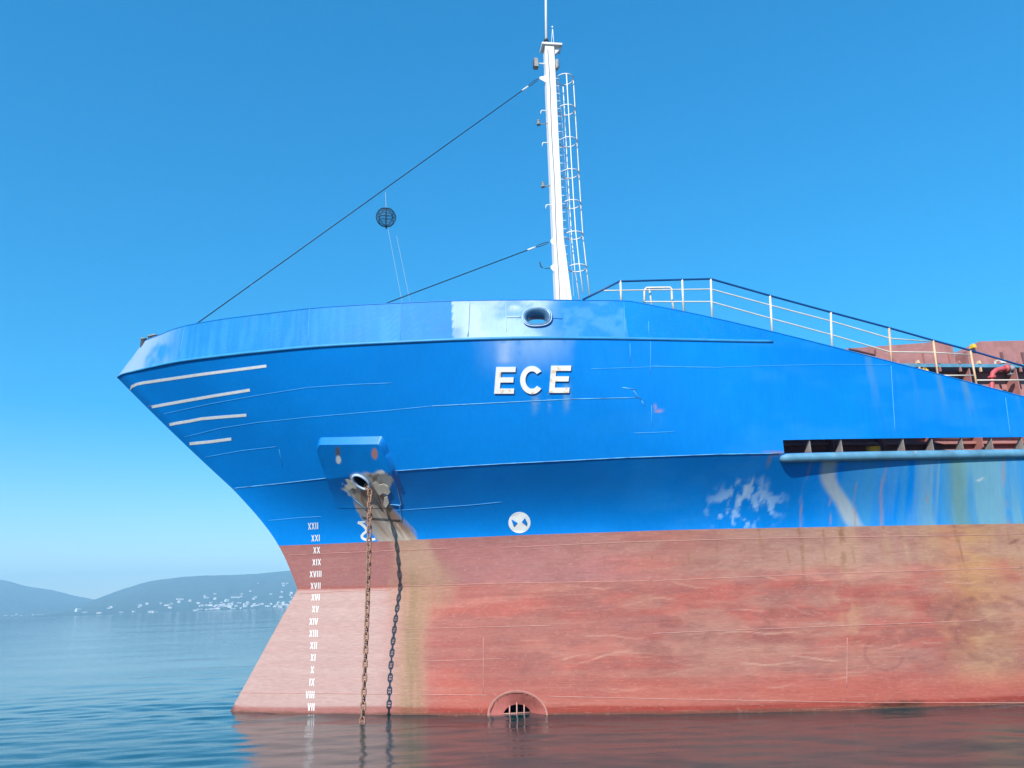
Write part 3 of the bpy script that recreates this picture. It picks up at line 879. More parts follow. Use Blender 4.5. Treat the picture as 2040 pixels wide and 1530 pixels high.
SEAMS_PALE = [[(860, 809), (1000, 802), (1140, 795), (1270, 792)],
    [(463, 974), (472, 972), (560, 963), (655, 952)], [(787, 938), (900, 930), (1000, 924), (1240, 912), (1430, 905), (1552, 903)],
    [(1240, 772), (1266, 776)], [(1262, 778), (1278, 798)], [(1278, 798), (1284, 808)]]
SEAMS_RED = [[(575, 1106), (640, 1103), (760, 1098), (900, 1092)], [(1000, 1091), (1250, 1080), (1500, 1073), (1800, 1068), (2040, 1064)],
    [(597, 1183), (680, 1178), (780, 1175)], [(800, 1168), (1000, 1162), (1300, 1157)], [(1300, 1157), (1500, 1149), (1700, 1141), (2040, 1131)],
    [(470, 1380), (620, 1381), (760, 1383), (900, 1384), (975, 1385)], [(1090, 1387), (1300, 1392), (1700, 1399), (2060, 1400)],
    [(963, 1270), (963, 1380)], [(1688, 1270), (1687, 1370)], [(800, 1253), (1100, 1246)], [(1300, 1262), (1700, 1246), (1960, 1236)], [(830, 1318), (1000, 1312)]]
for s_ in SEAMS_BLUE: seam(s_, M_seam, .007)
for s_ in SEAMS_PALE: seam(s_, M_seamlight, .009)
for s_ in SEAMS_RED: seam(s_, M_seamred, .008)
# welded backing strip and stiffener ends on the pale plate
def strip(pts, w, t, mat, name):
    mb = MB()
    (x0, y0), (x1, y1) = pts
    n = 6
    L = []
    for i in range(n + 1):
        x, y = x0 + (x1 - x0) * i / n, y0 + (y1 - y0) * i / n
        L.append(hull_px(x, y, t))
    mb.tube(L, w, 6)
    return mb.build(name, mat, ship, smooth=True)
M_palestrip = worn('pale worn paint', (.42, .56, .74), .5, .15, 6.0)
strip([(935, 603), (932, 670)], .02, .004, M_palestrip, 'plate_strip')
strip([(1010, 632), (1037, 632)], .018, .004, M_palestrip, 'plate_strip')
strip([(1102, 634), (1120, 635)], .014, .004, M_blue, 'plate_strip')
strip([(1008, 606), (1009, 660)], .008, .002, M_palestrip, 'plate_strip')

# flat painted or plated shapes on the hull: outlines in the photograph laid on the real surface
def dense(poly, step):
    out = []
    for i, a in enumerate(poly):
        b = poly[(i + 1) % len(poly)]
        n = max(1, int(math.hypot(b[0] - a[0], b[1] - a[1]) / step))
        out += [(a[0] + (b[0] - a[0]) * k / n, a[1] + (b[1] - a[1]) * k / n) for k in range(n)]
    return out
def raised(mb, poly, t, step=12, place=None, mi=0):
    """a flat shape standing t proud of the hull with real edges"""
    place = place or (lambda x, y, o: hull_px(x, y, o))
    P = dense(poly, step)
    n = len(P)
    v = [place(x, y, t) for x, y in P] + [place(x, y, -.004) for x, y in P]
    f = [tuple(range(n))] + [(k, n + k, n + (k + 1) % n, (k + 1) % n) for k in range(n)]
    return mb.add(v, f, mi)
def stroke(pts, w):
    """outline of a line of width w"""
    L, R = [], []
    for i, p in enumerate(pts):
        a, b = pts[max(i - 1, 0)], pts[min(i + 1, len(pts) - 1)]
        dx, dy = b[0] - a[0], b[1] - a[1]; l = math.hypot(dx, dy)
        L.append((p[0] - dy / l * w / 2, p[1] + dx / l * w / 2)); R.append((p[0] + dy / l * w / 2, p[1] - dx / l * w / 2))
    return L, R
def ribbon(mb, pts, w, t, place=None):
    place = place or (lambda x, y, o: hull_px(x, y, o))
    L, R = stroke(pts, w)
    n = len(pts)
    v = [place(x, y, t) for x, y in L] + [place(x, y, t) for x, y in R] + [place(x, y, -.004) for x, y in L] + [place(x, y, -.004) for x, y in R]
    f = []
    for i in range(n - 1):
        f += [(i, i + 1, n + i + 1, n + i), (i, 2 * n + i, 2 * n + i + 1, i + 1), (n + i, n + i + 1, 3 * n + i + 1, 3 * n + i)]
    f += [(0, n, 3 * n, 2 * n), (n - 1, 2 * n - 1 + 2 * n, 2 * n - 1, n - 1)] if False else []
    return mb.add(v, f)
def subdiv(pts, step=8):
    out = []
    for a, b in zip(pts[:-1], pts[1:]):
        n = max(1, int(math.hypot(b[0] - a[0], b[1] - a[1]) / step))
        out += [(a[0] + (b[0] - a[0]) * k / n, a[1] + (b[1] - a[1]) * k / n) for k in range(n)]
    return out + [pts[-1]]

# four white speed stripes on the flare
for pts in ([(257, 776), (263, 770), (272, 765.5), (284, 763), (400, 746), (531, 729)], [(295, 812), (370, 798.5), (430, 788), (498, 777)],
            [(338, 846), (352, 843), (375, 839.5), (400, 834.5), (440, 831), (491, 827)], [(378, 884), (420, 880), (461, 874.5)]):
    mb = MB(); ribbon(mb, subdiv(pts, 7), 5.4, .006)
    mb.build('bow_stripe', M_mark, ship)

# the ship's name, plate letters welded on
def arc(cx, cy, rx, ry, a0, a1, n):
    return [(cx + rx * math.cos(math.radians(a0 + (a1 - a0) * k / n)), cy - ry * math.sin(math.radians(a0 + (a1 - a0) * k / n))) for k in range(n + 1)]
def letter_E(x, y, w, h, lean):
    """x, y lower left; stroke about a fifth of the height"""
    s = h * .19
    L = lambda u, v: (x + u + lean * v / h, y - v)
    return [L(0, 0), L(w, 0), L(w, s), L(s * 1.05, s), L(s * 1.05, h * .42), L(w * .93, h * .42), L(w * .93, h * .42 + s), L(s * 1.05, h * .42 + s), L(s * 1.05, h - s), L(w, h - s), L(w, h), L(0, h)]
def letter_C(cx, cy, rx, ry, w):
    return arc(cx, cy, rx, ry, 38, 322, 22) + arc(cx, cy, rx - w, ry - w, 318, 42, 22)
for k, poly in enumerate((letter_E(985, 784, 39, 53, 4), letter_C(1060, 757, 23.5, 28, 10.5), letter_E(1094, 782.5, 40, 54, 4))):
    mb = MB(); raised(mb, poly, .035, 9)
    o = mb.build('name_letter', M_letter, ship)
    o['label'] = 'raised white letter %s with rust stains' % 'ECE'[k]

# bow thruster warning disc
mb = MB(); raised(mb, arc(1035, 1041, 22, 21, 0, 350, 35), .006, 30)
disc = mb.build('thruster_mark', M_mark, ship, label='round white thruster mark with two blue wedges')
for poly in ([(1019.5, 1034), (1031, 1040.5), (1024, 1048)], [(1040, 1039), (1046, 1031), (1050.5, 1040), (1049.5, 1046.5)]):
    mb = MB(); raised(mb, poly, .035, 30); mb.build('blue_wedge', M_darkblue if False else M_blue, disc)
# bulbous bow mark, half worn away
mb = MB(); ribbon(mb, [(713, 1040.5), (719, 1043), (724, 1047), (728.5, 1052), (730.5, 1056), (729, 1059.5), (724.5, 1063), (721, 1067), (721.5, 1071), (725, 1074), (731, 1075.5), (737, 1075.3)], 5.0, .006)
ribbon(mb, [(714, 1041), (722, 1039.5), (727, 1040.5)], 2.5, .006)
mb.build('bulb_mark', M_mark, ship)
mb = MB(); ribbon(mb, [(737, 1075.3), (743, 1074.5), (748, 1074)], 4.5, .005); mb.build('bulb_mark', M_letter, ship)

# draught marks in Roman numerals, each foot of draught
NUM = [('XXII', 624, 1048), ('XXI', 629, 1072), ('XX', 631, 1096), ('XIX', 631, 1120), ('XVIII', 629, 1143.5), ('XVII', 629, 1167), ('XVI', 629, 1190), ('XV', 628.5, 1213.5),
       ('XIV', 625, 1238), ('XIII', 625, 1262), ('XII', 625, 1286), ('XI', 624, 1310), ('X', 622.5, 1334.5), ('IX', 621.5, 1359), ('VIII', 618, 1384), ('VII', 620, 1408.5)]
def numeral(text, px, py):
    c = on_hull(px, py)
    h = .165; th = .0215
    wid = {'X': .085, 'V': .08, 'I': .034}
    gap = .016
    total = sum(wid[ch] for ch in text) + gap * (len(text) - 1)
    mb = MB()
    x = -total / 2
    def place(u, v, o): return hull_pt(c[0] + u, c[2] + v, o)
    def bar(x0, z0, x1, z1, w=th):
        raised(mb, [(x0 - w / 2, z0), (x0 + w / 2, z0), (x1 + w / 2, z1), (x1 - w / 2, z1)], .006, 9, place)
    for ch in text:
        w = wid[ch]
        if ch == 'I': bar(x + w / 2, -h / 2, x + w / 2, h / 2)
        if ch == 'X':
            bar(x + th / 2, -h / 2, x + w - th / 2, h / 2); bar(x + w - th / 2, -h / 2, x + w / 2, 0); bar(x + w / 2, 0, x + th / 2, h / 2)
        if ch == 'V':
            bar(x + w / 2 - .004, -h / 2, x + th / 2, h / 2); bar(x + w / 2 + .004, -h / 2, x + w - th / 2, h / 2)
        x += w + gap
    o = mb.build('draught_mark', M_mark, ship)
    o['label'] = 'white Roman numeral %s on the stem' % text
for nm in NUM: numeral(*nm)

# ------------------------------------------------------------------ anchor pad and hawse pipe
def paint_pad(X, z):
    c = np.zeros(X.shape + (3,)) + BLUE * .95
    c = c * (.85 + .3 * fbm(X * 2, z * 2, 90))[..., None]
    hx, hz = haw[0], haw[2]
    # paint torn off beside and under the pipe
    d = np.hypot((X - hx - .10) / .62, (z - hz + .12) / .33) + 1.1 * (fbm(X * 6, z * 6, 91, 5) - .5)
    m = (1 - sst(.86, .96, d)) * sst(hz + .20, hz + .02, z - .1 * np.abs(X - hx))
    c = mix(c, (.66, .61, .52), .95 * m)
    c = mix(c, (.30, .15, .09), .8 * m * sst(.55, .65, fbm(X * 7, z * 7, 92)))
    c = hawse_wear(c, X, z)
    for px, py, w, h, colr in ((674, 903, .07, .12, (.10, .09, .09)), (747, 906, .08, .13, (.42, .18, .12)), (675, 918, .07, .09, (.66, .66, .60))):
        p = on_hull(px, py)
        m = 1 - sst(.75, 1.05, np.hypot((X - p[0]) / w, (z - p[2]) / h) + .5 * (fbm(X * 12, z * 12, 93) - .5))
        c = mix(c, colr, .9 * m)
    return c
def make_pad():
    nu, nv = 74, 62
    V = np.zeros((nv, nu, 3)); 
    hole = []
    q, u = np.meshgrid(np.linspace(0, 1, nv), np.linspace(0, 1, nu), indexing='ij')
    xl = 638 + 34 * q ** 1.3; xr = 770 + 30 * q ** .75
    y0 = 881 + 26 * np.maximum(0, (u - .90) / .10) ** 2 + 10 * np.maximum(0, (.05 - u) / .05) ** 2
    P = on_hull_many(xl + (xr - xl) * u, y0 + (1012 - y0) * q)
    V = (P + hull_normals(P[:, 0], P[:, 2]) * (.14 * (1 - q.ravel()) ** 1.7 + .008)[:, None]).reshape(nv, nu, 3)
    pts = V.reshape(-1, 3)
    col = paint_pad(V[..., 0], V[..., 2])
    mb_v = pts.tolist(); f = []
    def inside(p):
        d = p - pc
        a = d @ ex / .185; b = d @ ez / .235
        return a * a + b * b < 1
    nrm = hull_normal(haw[0], haw[2])
    pc = hull_px(722, 957, .07)
    ez = np.array([.42, -.3, .86]); ez -= nrm * (ez @ nrm); ez /= np.linalg.norm(ez)
    ez = np.array([-.38, 0, 1.0]); ez -= nrm * (ez @ nrm); ez /= np.linalg.norm(ez)
    ex = np.cross(nrm, ez)
    for j in range(nv - 1):
        for i in range(nu - 1):
            c = (V[j, i] + V[j + 1, i + 1]) / 2
            if not inside(c): f.append((j * nu + i, (j + 1) * nu + i, (j + 1) * nu + i + 1, j * nu + i + 1))
    me = bpy.data.meshes.new('anchor_pad')
    me.from_pydata(mb_v, [], f)
    ca = me.color_attributes.new('paint', 'FLOAT_COLOR', 'POINT')
    ca.data.foreach_set('color', np.concatenate([np.clip(col, 0, 1).reshape(-1, 3), np.ones((nu * nv, 1))], 1).ravel())
    me.polygons.foreach_set('use_smooth', [True] * len(me.polygons))
    me.materials.append(M_topside)
    pad = link(bpy.data.objects.new('anchor_pad', me), ship)
    pad['label'] = 'raised anchor pad with rounded corner and torn paint round the hawse pipe'
    # edges of the pad back to the shell: bevelled top, narrow sides
    rim = [V[j, 0] for j in range(nv - 1, -1, -1)] + [V[0, i] for i in range(1, nu)] + [V[j, nu - 1] for j in range(1, nv)]
    base = []
    for k, p in enumerate(rim):
        n = hull_normal(p[0], p[2])
        if nv - 1 <= k < nv - 1 + nu:
            i = k - (nv - 1); u = i / (nu - 1)
            x = 634 + (772 - 634) * u; y = 871 - 3 * u + 18 * max(0, (u - .90) / .10) ** 2 + 8 * max(0, (.04 - u) / .04) ** 2
            base.append(hull_px(x, y, -.01))
        else:
            q = 0
            b = p - n * (.30)
            b[1] = -float(half(b[0], b[2])) + .012
            base.append(b)
    mb = MB(); n = len(rim)
    mb.add(rim + base, [(k, k + 1, n + k + 1, n + k) for k in range(n - 1)])
    mb.build('pad_edge', M_blue, pad)
    # the pipe: thick lip, dark bore running up and inboard
    ring = [pc + ex * .195 * math.cos(a) + ez * .25 * math.sin(a) for a in np.linspace(0, 2 * math.pi, 40, endpoint=False)]
    mb = MB(); mb.tube(ring, .032, 8, closed=True)
    mb.build('hawse_lip', M_palestrip, pad, smooth=True)
    axis = np.array([.25, .80, .62]); axis /= np.linalg.norm(axis)
    mb = MB(); m = 24
    r0 = [pc + ex * .19 * math.cos(a) + ez * .245 * math.sin(a) for a in np.linspace(0, 2 * math.pi, m, endpoint=False)]
    r1 = [p + axis * 1.2 for p in r0]
    mb.add(r0 + r1, [(k, (k + 1) % m, m + (k + 1) % m, m + k) for k in range(m)] + [tuple(range(m, 2 * m))])
    mb.build('hawse_bore', M_black, pad, smooth=True)
    return pad, pc
pad, hawse_c = make_pad()
# torn primer flakes standing off the pad beside the pipe
M_flake = worn('bare primer flake', (.62, .57, .48), .8, .15, 14.0, (.32, .17, .10), .06)
for poly in ([(688, 951), (694, 949), (699, 955), (707, 957), (713, 963), (711, 972), (703, 970), (697, 975), (690, 968), (695, 962)],
             [(745, 961), (751, 958), (757, 964), (766, 962), (774, 967), (779, 978), (774, 984), (765, 980), (757, 985), (750, 974)],
             [(767, 990), (773, 986), (776, 1000), (770, 1010), (765, 1003)], [(671, 914), (674, 917), (677, 914), (679, 920), (676, 927), (672, 925)]):
    mb = MB(); raised(mb, poly, .06 if poly[0][1] < 940 else .045, 30); mb.build('paint_flake', M_flake, pad)
# edges of the doubler plate under the pad
for pts, r in (([(721, 1029), (760, 1032), (797, 1035)], .010), ([(790, 962), (795, 985), (800, 1002), (798, 1006), (768, 1003)], .012), ([(692, 972), (704, 992), (733, 1016)], .010), ([(797, 1008), (800, 1030), (799, 1040)], .007)):
    mb = MB(); mb.tube([hull_px(x, y, .02) for x, y in subdiv(pts, 6)], r, 6)
    mb.build('doubler_edge', M_dark if pts[0][0] == 721 else M_seamlight, ship, smooth=True)

# ------------------------------------------------------------------ fairlead in the bulwark
def make_fairlead():
    c = fair.copy(); n = hull_normal(c[0], c[2])
    ez = np.array([0, 0, 1.0]) - n * n[2]; ez /= np.linalg.norm(ez); ex = np.cross(n, ez)
    def oval(rx, rz, off, m=36):
        out = []
        for a in np.linspace(0, 2 * math.pi, m, endpoint=False):
            ca, sa = math.cos(a), math.sin(a); e = 2.5
            k = (abs(ca) ** e + abs(sa) ** e) ** (-1 / e)
            out.append(c + ex * rx * k * ca + ez * rz * k * sa + n * off)
        return out
    mb = MB(); m = 36
    prof = [(.335, .255, .0), (.34, .26, .045), (.325, .245, .07), (.30, .22, .075), (.265, .19, .05), (.225, .155, -.03), (.20, .135, -.14), (.21, .145, -.26), (.25, .185, -.36), (.30, .235, -.40)]
    v = []
    for rx, rz, off in prof: v += oval(rx, rz, off, m)
    f = [(j * m + k, j * m + (k + 1) % m, (j + 1) * m + (k + 1) % m, (j + 1) * m + k) for j in range(len(prof) - 1) for k in range(m)]
    mb.add(v, f)
    o = mb.build('fairlead', worn('worn fairlead', (.10, .22, .36), .35, .3, 5.0, (.38, .33, .34), .06, metallic=.2), ship, smooth=True)
    o['label'] = 'oval steel mooring fairlead let into the pale bulwark plate'
    mb = MB(); mb.tube(oval(.34, .26, .05), .014, 6, closed=True); mb.build('fairlead_rim', M_palestrip, o, smooth=True)
make_fairlead()

# ------------------------------------------------------------------ bow thruster tunnel
def make_thruster():
    c = hull_pt(THR_HOLE[0], THR_HOLE[1]); 
    m = 48
    v, f = [], []
    ax = np.array([0, 1.0, 0])
    prof = [(.665, .545, 'h', .012), (.63, .51, 'h', .012), (.60, .48, 'h', -.03)]
    for rx, rz, _, off in prof:
        for a in np.linspace(0, 2 * math.pi, m, endpoint=False):
            X, z = c[0] + rx * math.cos(a), c[2] + rz * math.sin(a)
            v.append(hull_pt(X, z, off))
    for rx, rz, dy in ((.33, .245, .22), (.32, .235, .9)):
        for a in np.linspace(0, 2 * math.pi, m, endpoint=False):
            v.append((c[0] + .02 + rx * math.cos(a), c[1] + dy, c[2] - .03 + rz * math.sin(a)))
    def band(j): return [(j * m + k, j * m + (k + 1) % m, (j + 1) * m + (k + 1) % m, (j + 1) * m + k) for k in range(m)]
    M_cone = worn('thruster recess paint', (.40, .115, .095), .6, .2, 6.0)
    mb = MB(); mb.add(v[:3 * m], band(0) + band(1)); lip = mb.build('thruster_rim', worn('thruster rim paint', (.43, .19, .155), .6, .15, 5.0), ship, smooth=True)
    lip['label'] = 'arched rim of the bow thruster recess at the waterline'
    mb = MB(); mb.add(v[2 * m:4 * m], band(0)); mb.build('thruster_recess', M_cone, lip, smooth=True)
    mb = MB(); mb.add(v[3 * m:5 * m], band(0) + [tuple(range(m, 2 * m))]); mb.build('thruster_tunnel', M_black, lip, smooth=True)
    for dx in (-.17, 0.0, .17):
        mb = MB(); x = c[0] + .02 + dx
        mb.tube([(x, c[1] + .20, c[2] - .35), (x - .01, c[1] + .19, c[2] + .0), (x, c[1] + .20, c[2] + .26 - abs(dx) * .35)], .017, 6)
        mb.build('grille_bar', M_seamred, lip, smooth=True)
    mb = MB(); mb.tube([(c[0] - .31, c[1] + .2, c[2] + .03), (c[0] + .33, c[1] + .2, c[2] + .03)], .014, 6); mb.build('grille_bar', M_seamred, lip, smooth=True)
make_thruster()

# ------------------------------------------------------------------ freeing slot: sheer pipe, stays
mb = MB()
xs = np.concatenate([[12.86, 12.9, 12.96], np.linspace(13.1, 45, 60)])
pz = 5.405
mb.tube([(x, -float(half(x, pz)) - .02 + (.10 if x < 12.88 else .03 if x < 12.93 else 0), pz) for x in xs], [.06, .09, .10] + [.105] * 60, 12)
mb.build('sheer_pipe', M_greyblue, ship, smooth=True, label='weathered half-round pipe under the long deck slot')
mb = MB()   # deck edge flat behind the pipe
mb.box((12.9, -5.98, 5.37), (45, -5.8, 5.46)); mb.build('deck_edge', M_browndark, ship)
M_stay = worn('worn bracket paint', (.27, .24, .22), .6, .25, 6.0, (.33, .17, .12), .12)
for px in (1612, 1673, 1795, 1852, 1911, 1970, 2030, 2089, 2148):
    p = hit(px, 890, -6.05)
    b = float(half(p[0], 5.7)) - .03
    mb = MB(); mb.prism([(p[0], -b, 5.37), (p[0], -b, 5.83), (p[0], -b + .02, 5.83), (p[0], -b + .50, 5.37)], (.016, 0, 0))
    mb.build('bulwark_stay', M_stay, ship)

# ------------------------------------------------------------------ hatch coaming and covers
CY = -4.35
zf = hit(1900, 729, -4.75)[2]
mb = MB(); mb.box((13.2, CY, 5.36), (50, -CY, zf - .02)); coam = mb.build('hatch_coaming', M_brown, ship, label='red brown hatch coaming behind the sloping plate')
mb = MB(); mb.box((13.1, -4.78, zf - .04), (50, CY - .003, zf + .05)); mb.build('coaming_flange', M_greyblue, coam)
for z in (5.75, 6.02, 6.3):
    mb = MB(); mb.box((13.2, CY - .14, z - .035), (50, CY - .003, z + .035)); mb.build('stiffener', M_brown, coam)
for i in range(24):
    x = 13.6 + i * 1.35
    mb = MB(); mb.prism([(x, CY - .003, 5.37), (x, CY - .32, 5.37), (x, CY - .40, zf - .05), (x, CY - .003, zf - .05)], (.03, 0, 0))
    mb.build('coaming_bracket', M_brown, coam)
def cover(px, name, y0, label):
    P = [hit(x, y, y0) for x, y in px]
    mb = MB(); mb.prism(P, (0, 2 * abs(y0), 0))
    return mb.build(name, M_brown, ship, label=label)
hz = zf + .05
def cover_poly(pts):
    P = [hit(x, y, CY) for x, y in pts]
    zb = hz + .003
    return [(P[0][0], CY, zb)] + [tuple(p) for p in P] + [(P[-1][0], CY, zb)]
mb = MB(); mb.prism(cover_poly([(1622, 703), (1690, 694), (1765, 688.5), (1870, 681), (1897, 686)]), (0, 8.7, 0)); cov1 = mb.build('hatch_cover', M_brown, ship, label='low red brown hatch cover showing above the sloping plate')
mb = MB(); mb.prism(cover_poly([(1926, 699), (1951, 680), (2600, 668)]), (0, 8.7, 0)); cov2 = mb.build('hatch_cover', M_brown, ship, label='higher hatch cover at the right edge')
for px in (1745, 1776, 1837, 1888):
    p = hit(px, 705, CY)
    mb = MB(); mb.box((p[0] - .02, CY - .07, hz + .003), (p[0] + .02, CY - .003, hz + .42 * (.6 if px < 1800 else 1))); mb.build('cover_rib', M_brown, cov1)
for px in (1992, 2034):
    p = hit(px, 700, CY)
    mb = MB(); mb.box((p[0] - .03, CY - .05, hz + .15), (p[0] + .03, CY - .003, hz + .46)); mb.build('cover_rib', M_browndark, cov2)
mb = MB()
a = hit(1690, 695, CY); b = hit(1742, 707, CY)
mb.tube([(a[0], CY - .02, a[2]), (b[0], CY - .02, b[2]), (b[0] + .03, CY - .02, b[2] + .14)], .02, 6); mb.build('cover_bead', M_browndark, cov1)
# wedges, lamp and valve gear on the coaming
p = hit(1939, 689, -4.45); mb = MB(); mb.box((p[0] - .06, -4.5, p[2] - .06), (p[0] + .06, -4.36, p[2] + .05), taper=.02); mb.build('cover_wedge', M_yellow, cov2)
p = hit(1992, 721, -4.6); mb = MB(); mb.box((p[0] - .10, -4.7, p[2] - .05), (p[0] + .10, -4.5, p[2] + .05), taper=.015); mb.build('cover_clamp', M_rail, cov2)
gp = [hit(*q, -5.0) for q in ((1976, 800), (1976, 775), (1976, 752), (1978, 743), (1985, 737), (1995, 735), (2004, 734))]
mb = MB(); mb.tube(gp, .062, 10); fire = mb.build('fire_main', M_pipe, ship, smooth=True, label='red gooseneck fire pipe on deck')
p = gp[-1]; mb = MB(); mb.tube([p - (.02, 0, 0), p + (.06, 0, 0)], .10, 12); mb.build('pipe_flange', M_pipe, fire, smooth=True)
mb = MB(); mb.tube([p + (.06, 0, 0), p + (.14, 0, 0), p + (.2, 0, .01), p + (.24, 0, .01)], [.055, .075, .075, .04], 10); mb.build('hydrant_valve', M_grey, fire, smooth=True)
mb = MB(); mb.tube([p + (.1, 0, -.02), p + (.1, 0, -.16)], .02, 8); mb.tube([p + (.1 + .07 * math.cos(a), .07 * math.sin(a), -.16) for a in np.linspace(0, 6.28, 12, endpoint=False)], .012, 6, closed=True); mb.build('valve_wheel', M_grey, fire, smooth=True)
p = gp[2]; mb = MB(); mb.tube([p - (0, 0, .03), p + (0, 0, .03)], .10, 12); mb.build('pipe_flange', M_pipe, fire, smooth=True)

# pipe run, cleats and sockets along the coaming
for z, r in ((6.62, .045), (6.48, .03)):
    mb = MB(); mb.tube([(x, CY - .46, z + .01 * math.sin(x * 3)) for x in np.linspace(13.4, 40, 40)], r, 8); mb.build('deck_pipe', M_grey if r < .04 else M_brown, coam, smooth=True)
for i in range(34):
    x = 14.1 + i * .58
    mb = MB(); mb.box((x - .035, -4.80, zf + .052), (x + .035, -4.70, zf + .14), taper=.01); mb.box((x - .02, -4.795, zf - .16), (x + .02, -4.74, zf - .043))
    mb.build('cover_cleat', M_railrust if i % 3 == 0 else M_brown, coam)
# things standing on the side deck, seen through the slot and over the plate
p = hit(1740, 897, -5.3)
bk = empty('bucket', (p[0], -5.3, 5.365))
tag(bk, 'yellow plastic bucket on deck behind the slot', 'bucket')
mb = MB(); mb.tube([(0, 0, 0), (0, 0, .36), (0, 0, .40)], [.13, .16, .17], 14); mb.build('bucket_body', M_yellow, bk, smooth=False)
mb = MB(); mb.tube([(.165 * math.cos(a), 0, .38 + .14 * math.sin(a)) for a in np.linspace(0, math.pi, 10)], .008, 6); mb.build('handle', M_grey, bk)
p = hit(1843, 738, -5.0)
jc = empty('jerrycan', (p[0], -5.0, 6.62))
tag(jc, 'small yellow canister hung by the coaming behind the sloping plate', 'canister')
mb = MB(); mb.box((-.08, -.05, 0), (.08, .05, .18), taper=.015); mb.build('body', M_yellow, jc)
mb = MB(); mb.tube([(-.05, 0, .175), (-.04, 0, .22), (.04, 0, .22), (.05, 0, .175)], .012, 6); mb.build('handle', M_yellow, jc)
jc.location = (p[0], -5.0, p[2] - .16)

# ------------------------------------------------------------------ railing on the sloping plate
RY = -5.62
def rail(name, pts, r, mat, parent, Y=RY):
    mb = MB(); mb.tube([hit(x, y, Y) for x, y in pts], r, 8)
    return mb.build(name, mat, parent, smooth=True)
top_rail = rail('railing', [(1161, 597), (1234, 560.5), (1359, 557), (1416, 555.5), (1534, 589), (1657, 622.5), (1771, 653), (1859, 678), (1933, 698), (2004, 719), (2080, 742)], .026, M_darkblue, ship)
top_rail['label'] = 'dark blue handrail with cream stanchions above the sloping plate'
for a, b in (((1236, 559), (1238, 606)), ((1359, 557), (1362, 622)), ((1416, 555), (1419, 640)), ((1534, 589), (1539, 672)), ((1655, 622), (1658, 702)), ((1771, 653), (1777, 732)), ((1859, 678), (1870, 760)), ((1933, 698), (1948, 780))):
    rail('stanchion', [a, b], .026, M_rail if a[0] < 1700 else M_railrust, top_rail)
rail('mid_rail', [(1203, 579), (1238, 578.5), (1416, 576), (1534, 608), (1660, 641), (1772, 674), (1860, 681)], .016, M_rail, top_rail)
rail('lower_rail', [(1284, 601), (1416, 601), (1534, 634), (1660, 668), (1772, 701), (1860, 702), (1934, 707)], .016, M_rail, top_rail)
rail('lower_rail', [(1866, 748), (1940, 748)], .018, M_rail, top_rail)
rail('lower_rail', [(1943, 757.5), (2080, 757)], .018, M_rail, top_rail)
grab = rail('ladder_grab_rail', [(1284, 612), (1284, 578), (1288, 573.5), (1335, 572.5), (1338, 576), (1339, 600), (1343, 618)], .028, M_rail, ship, -5.15)
mb = MB(); mb.tube([hit(1293, 572, -5.0), hit(1299, 612, -5.0)], .022, 8); mb.build('grab_post', M_rail, grab, smooth=True)

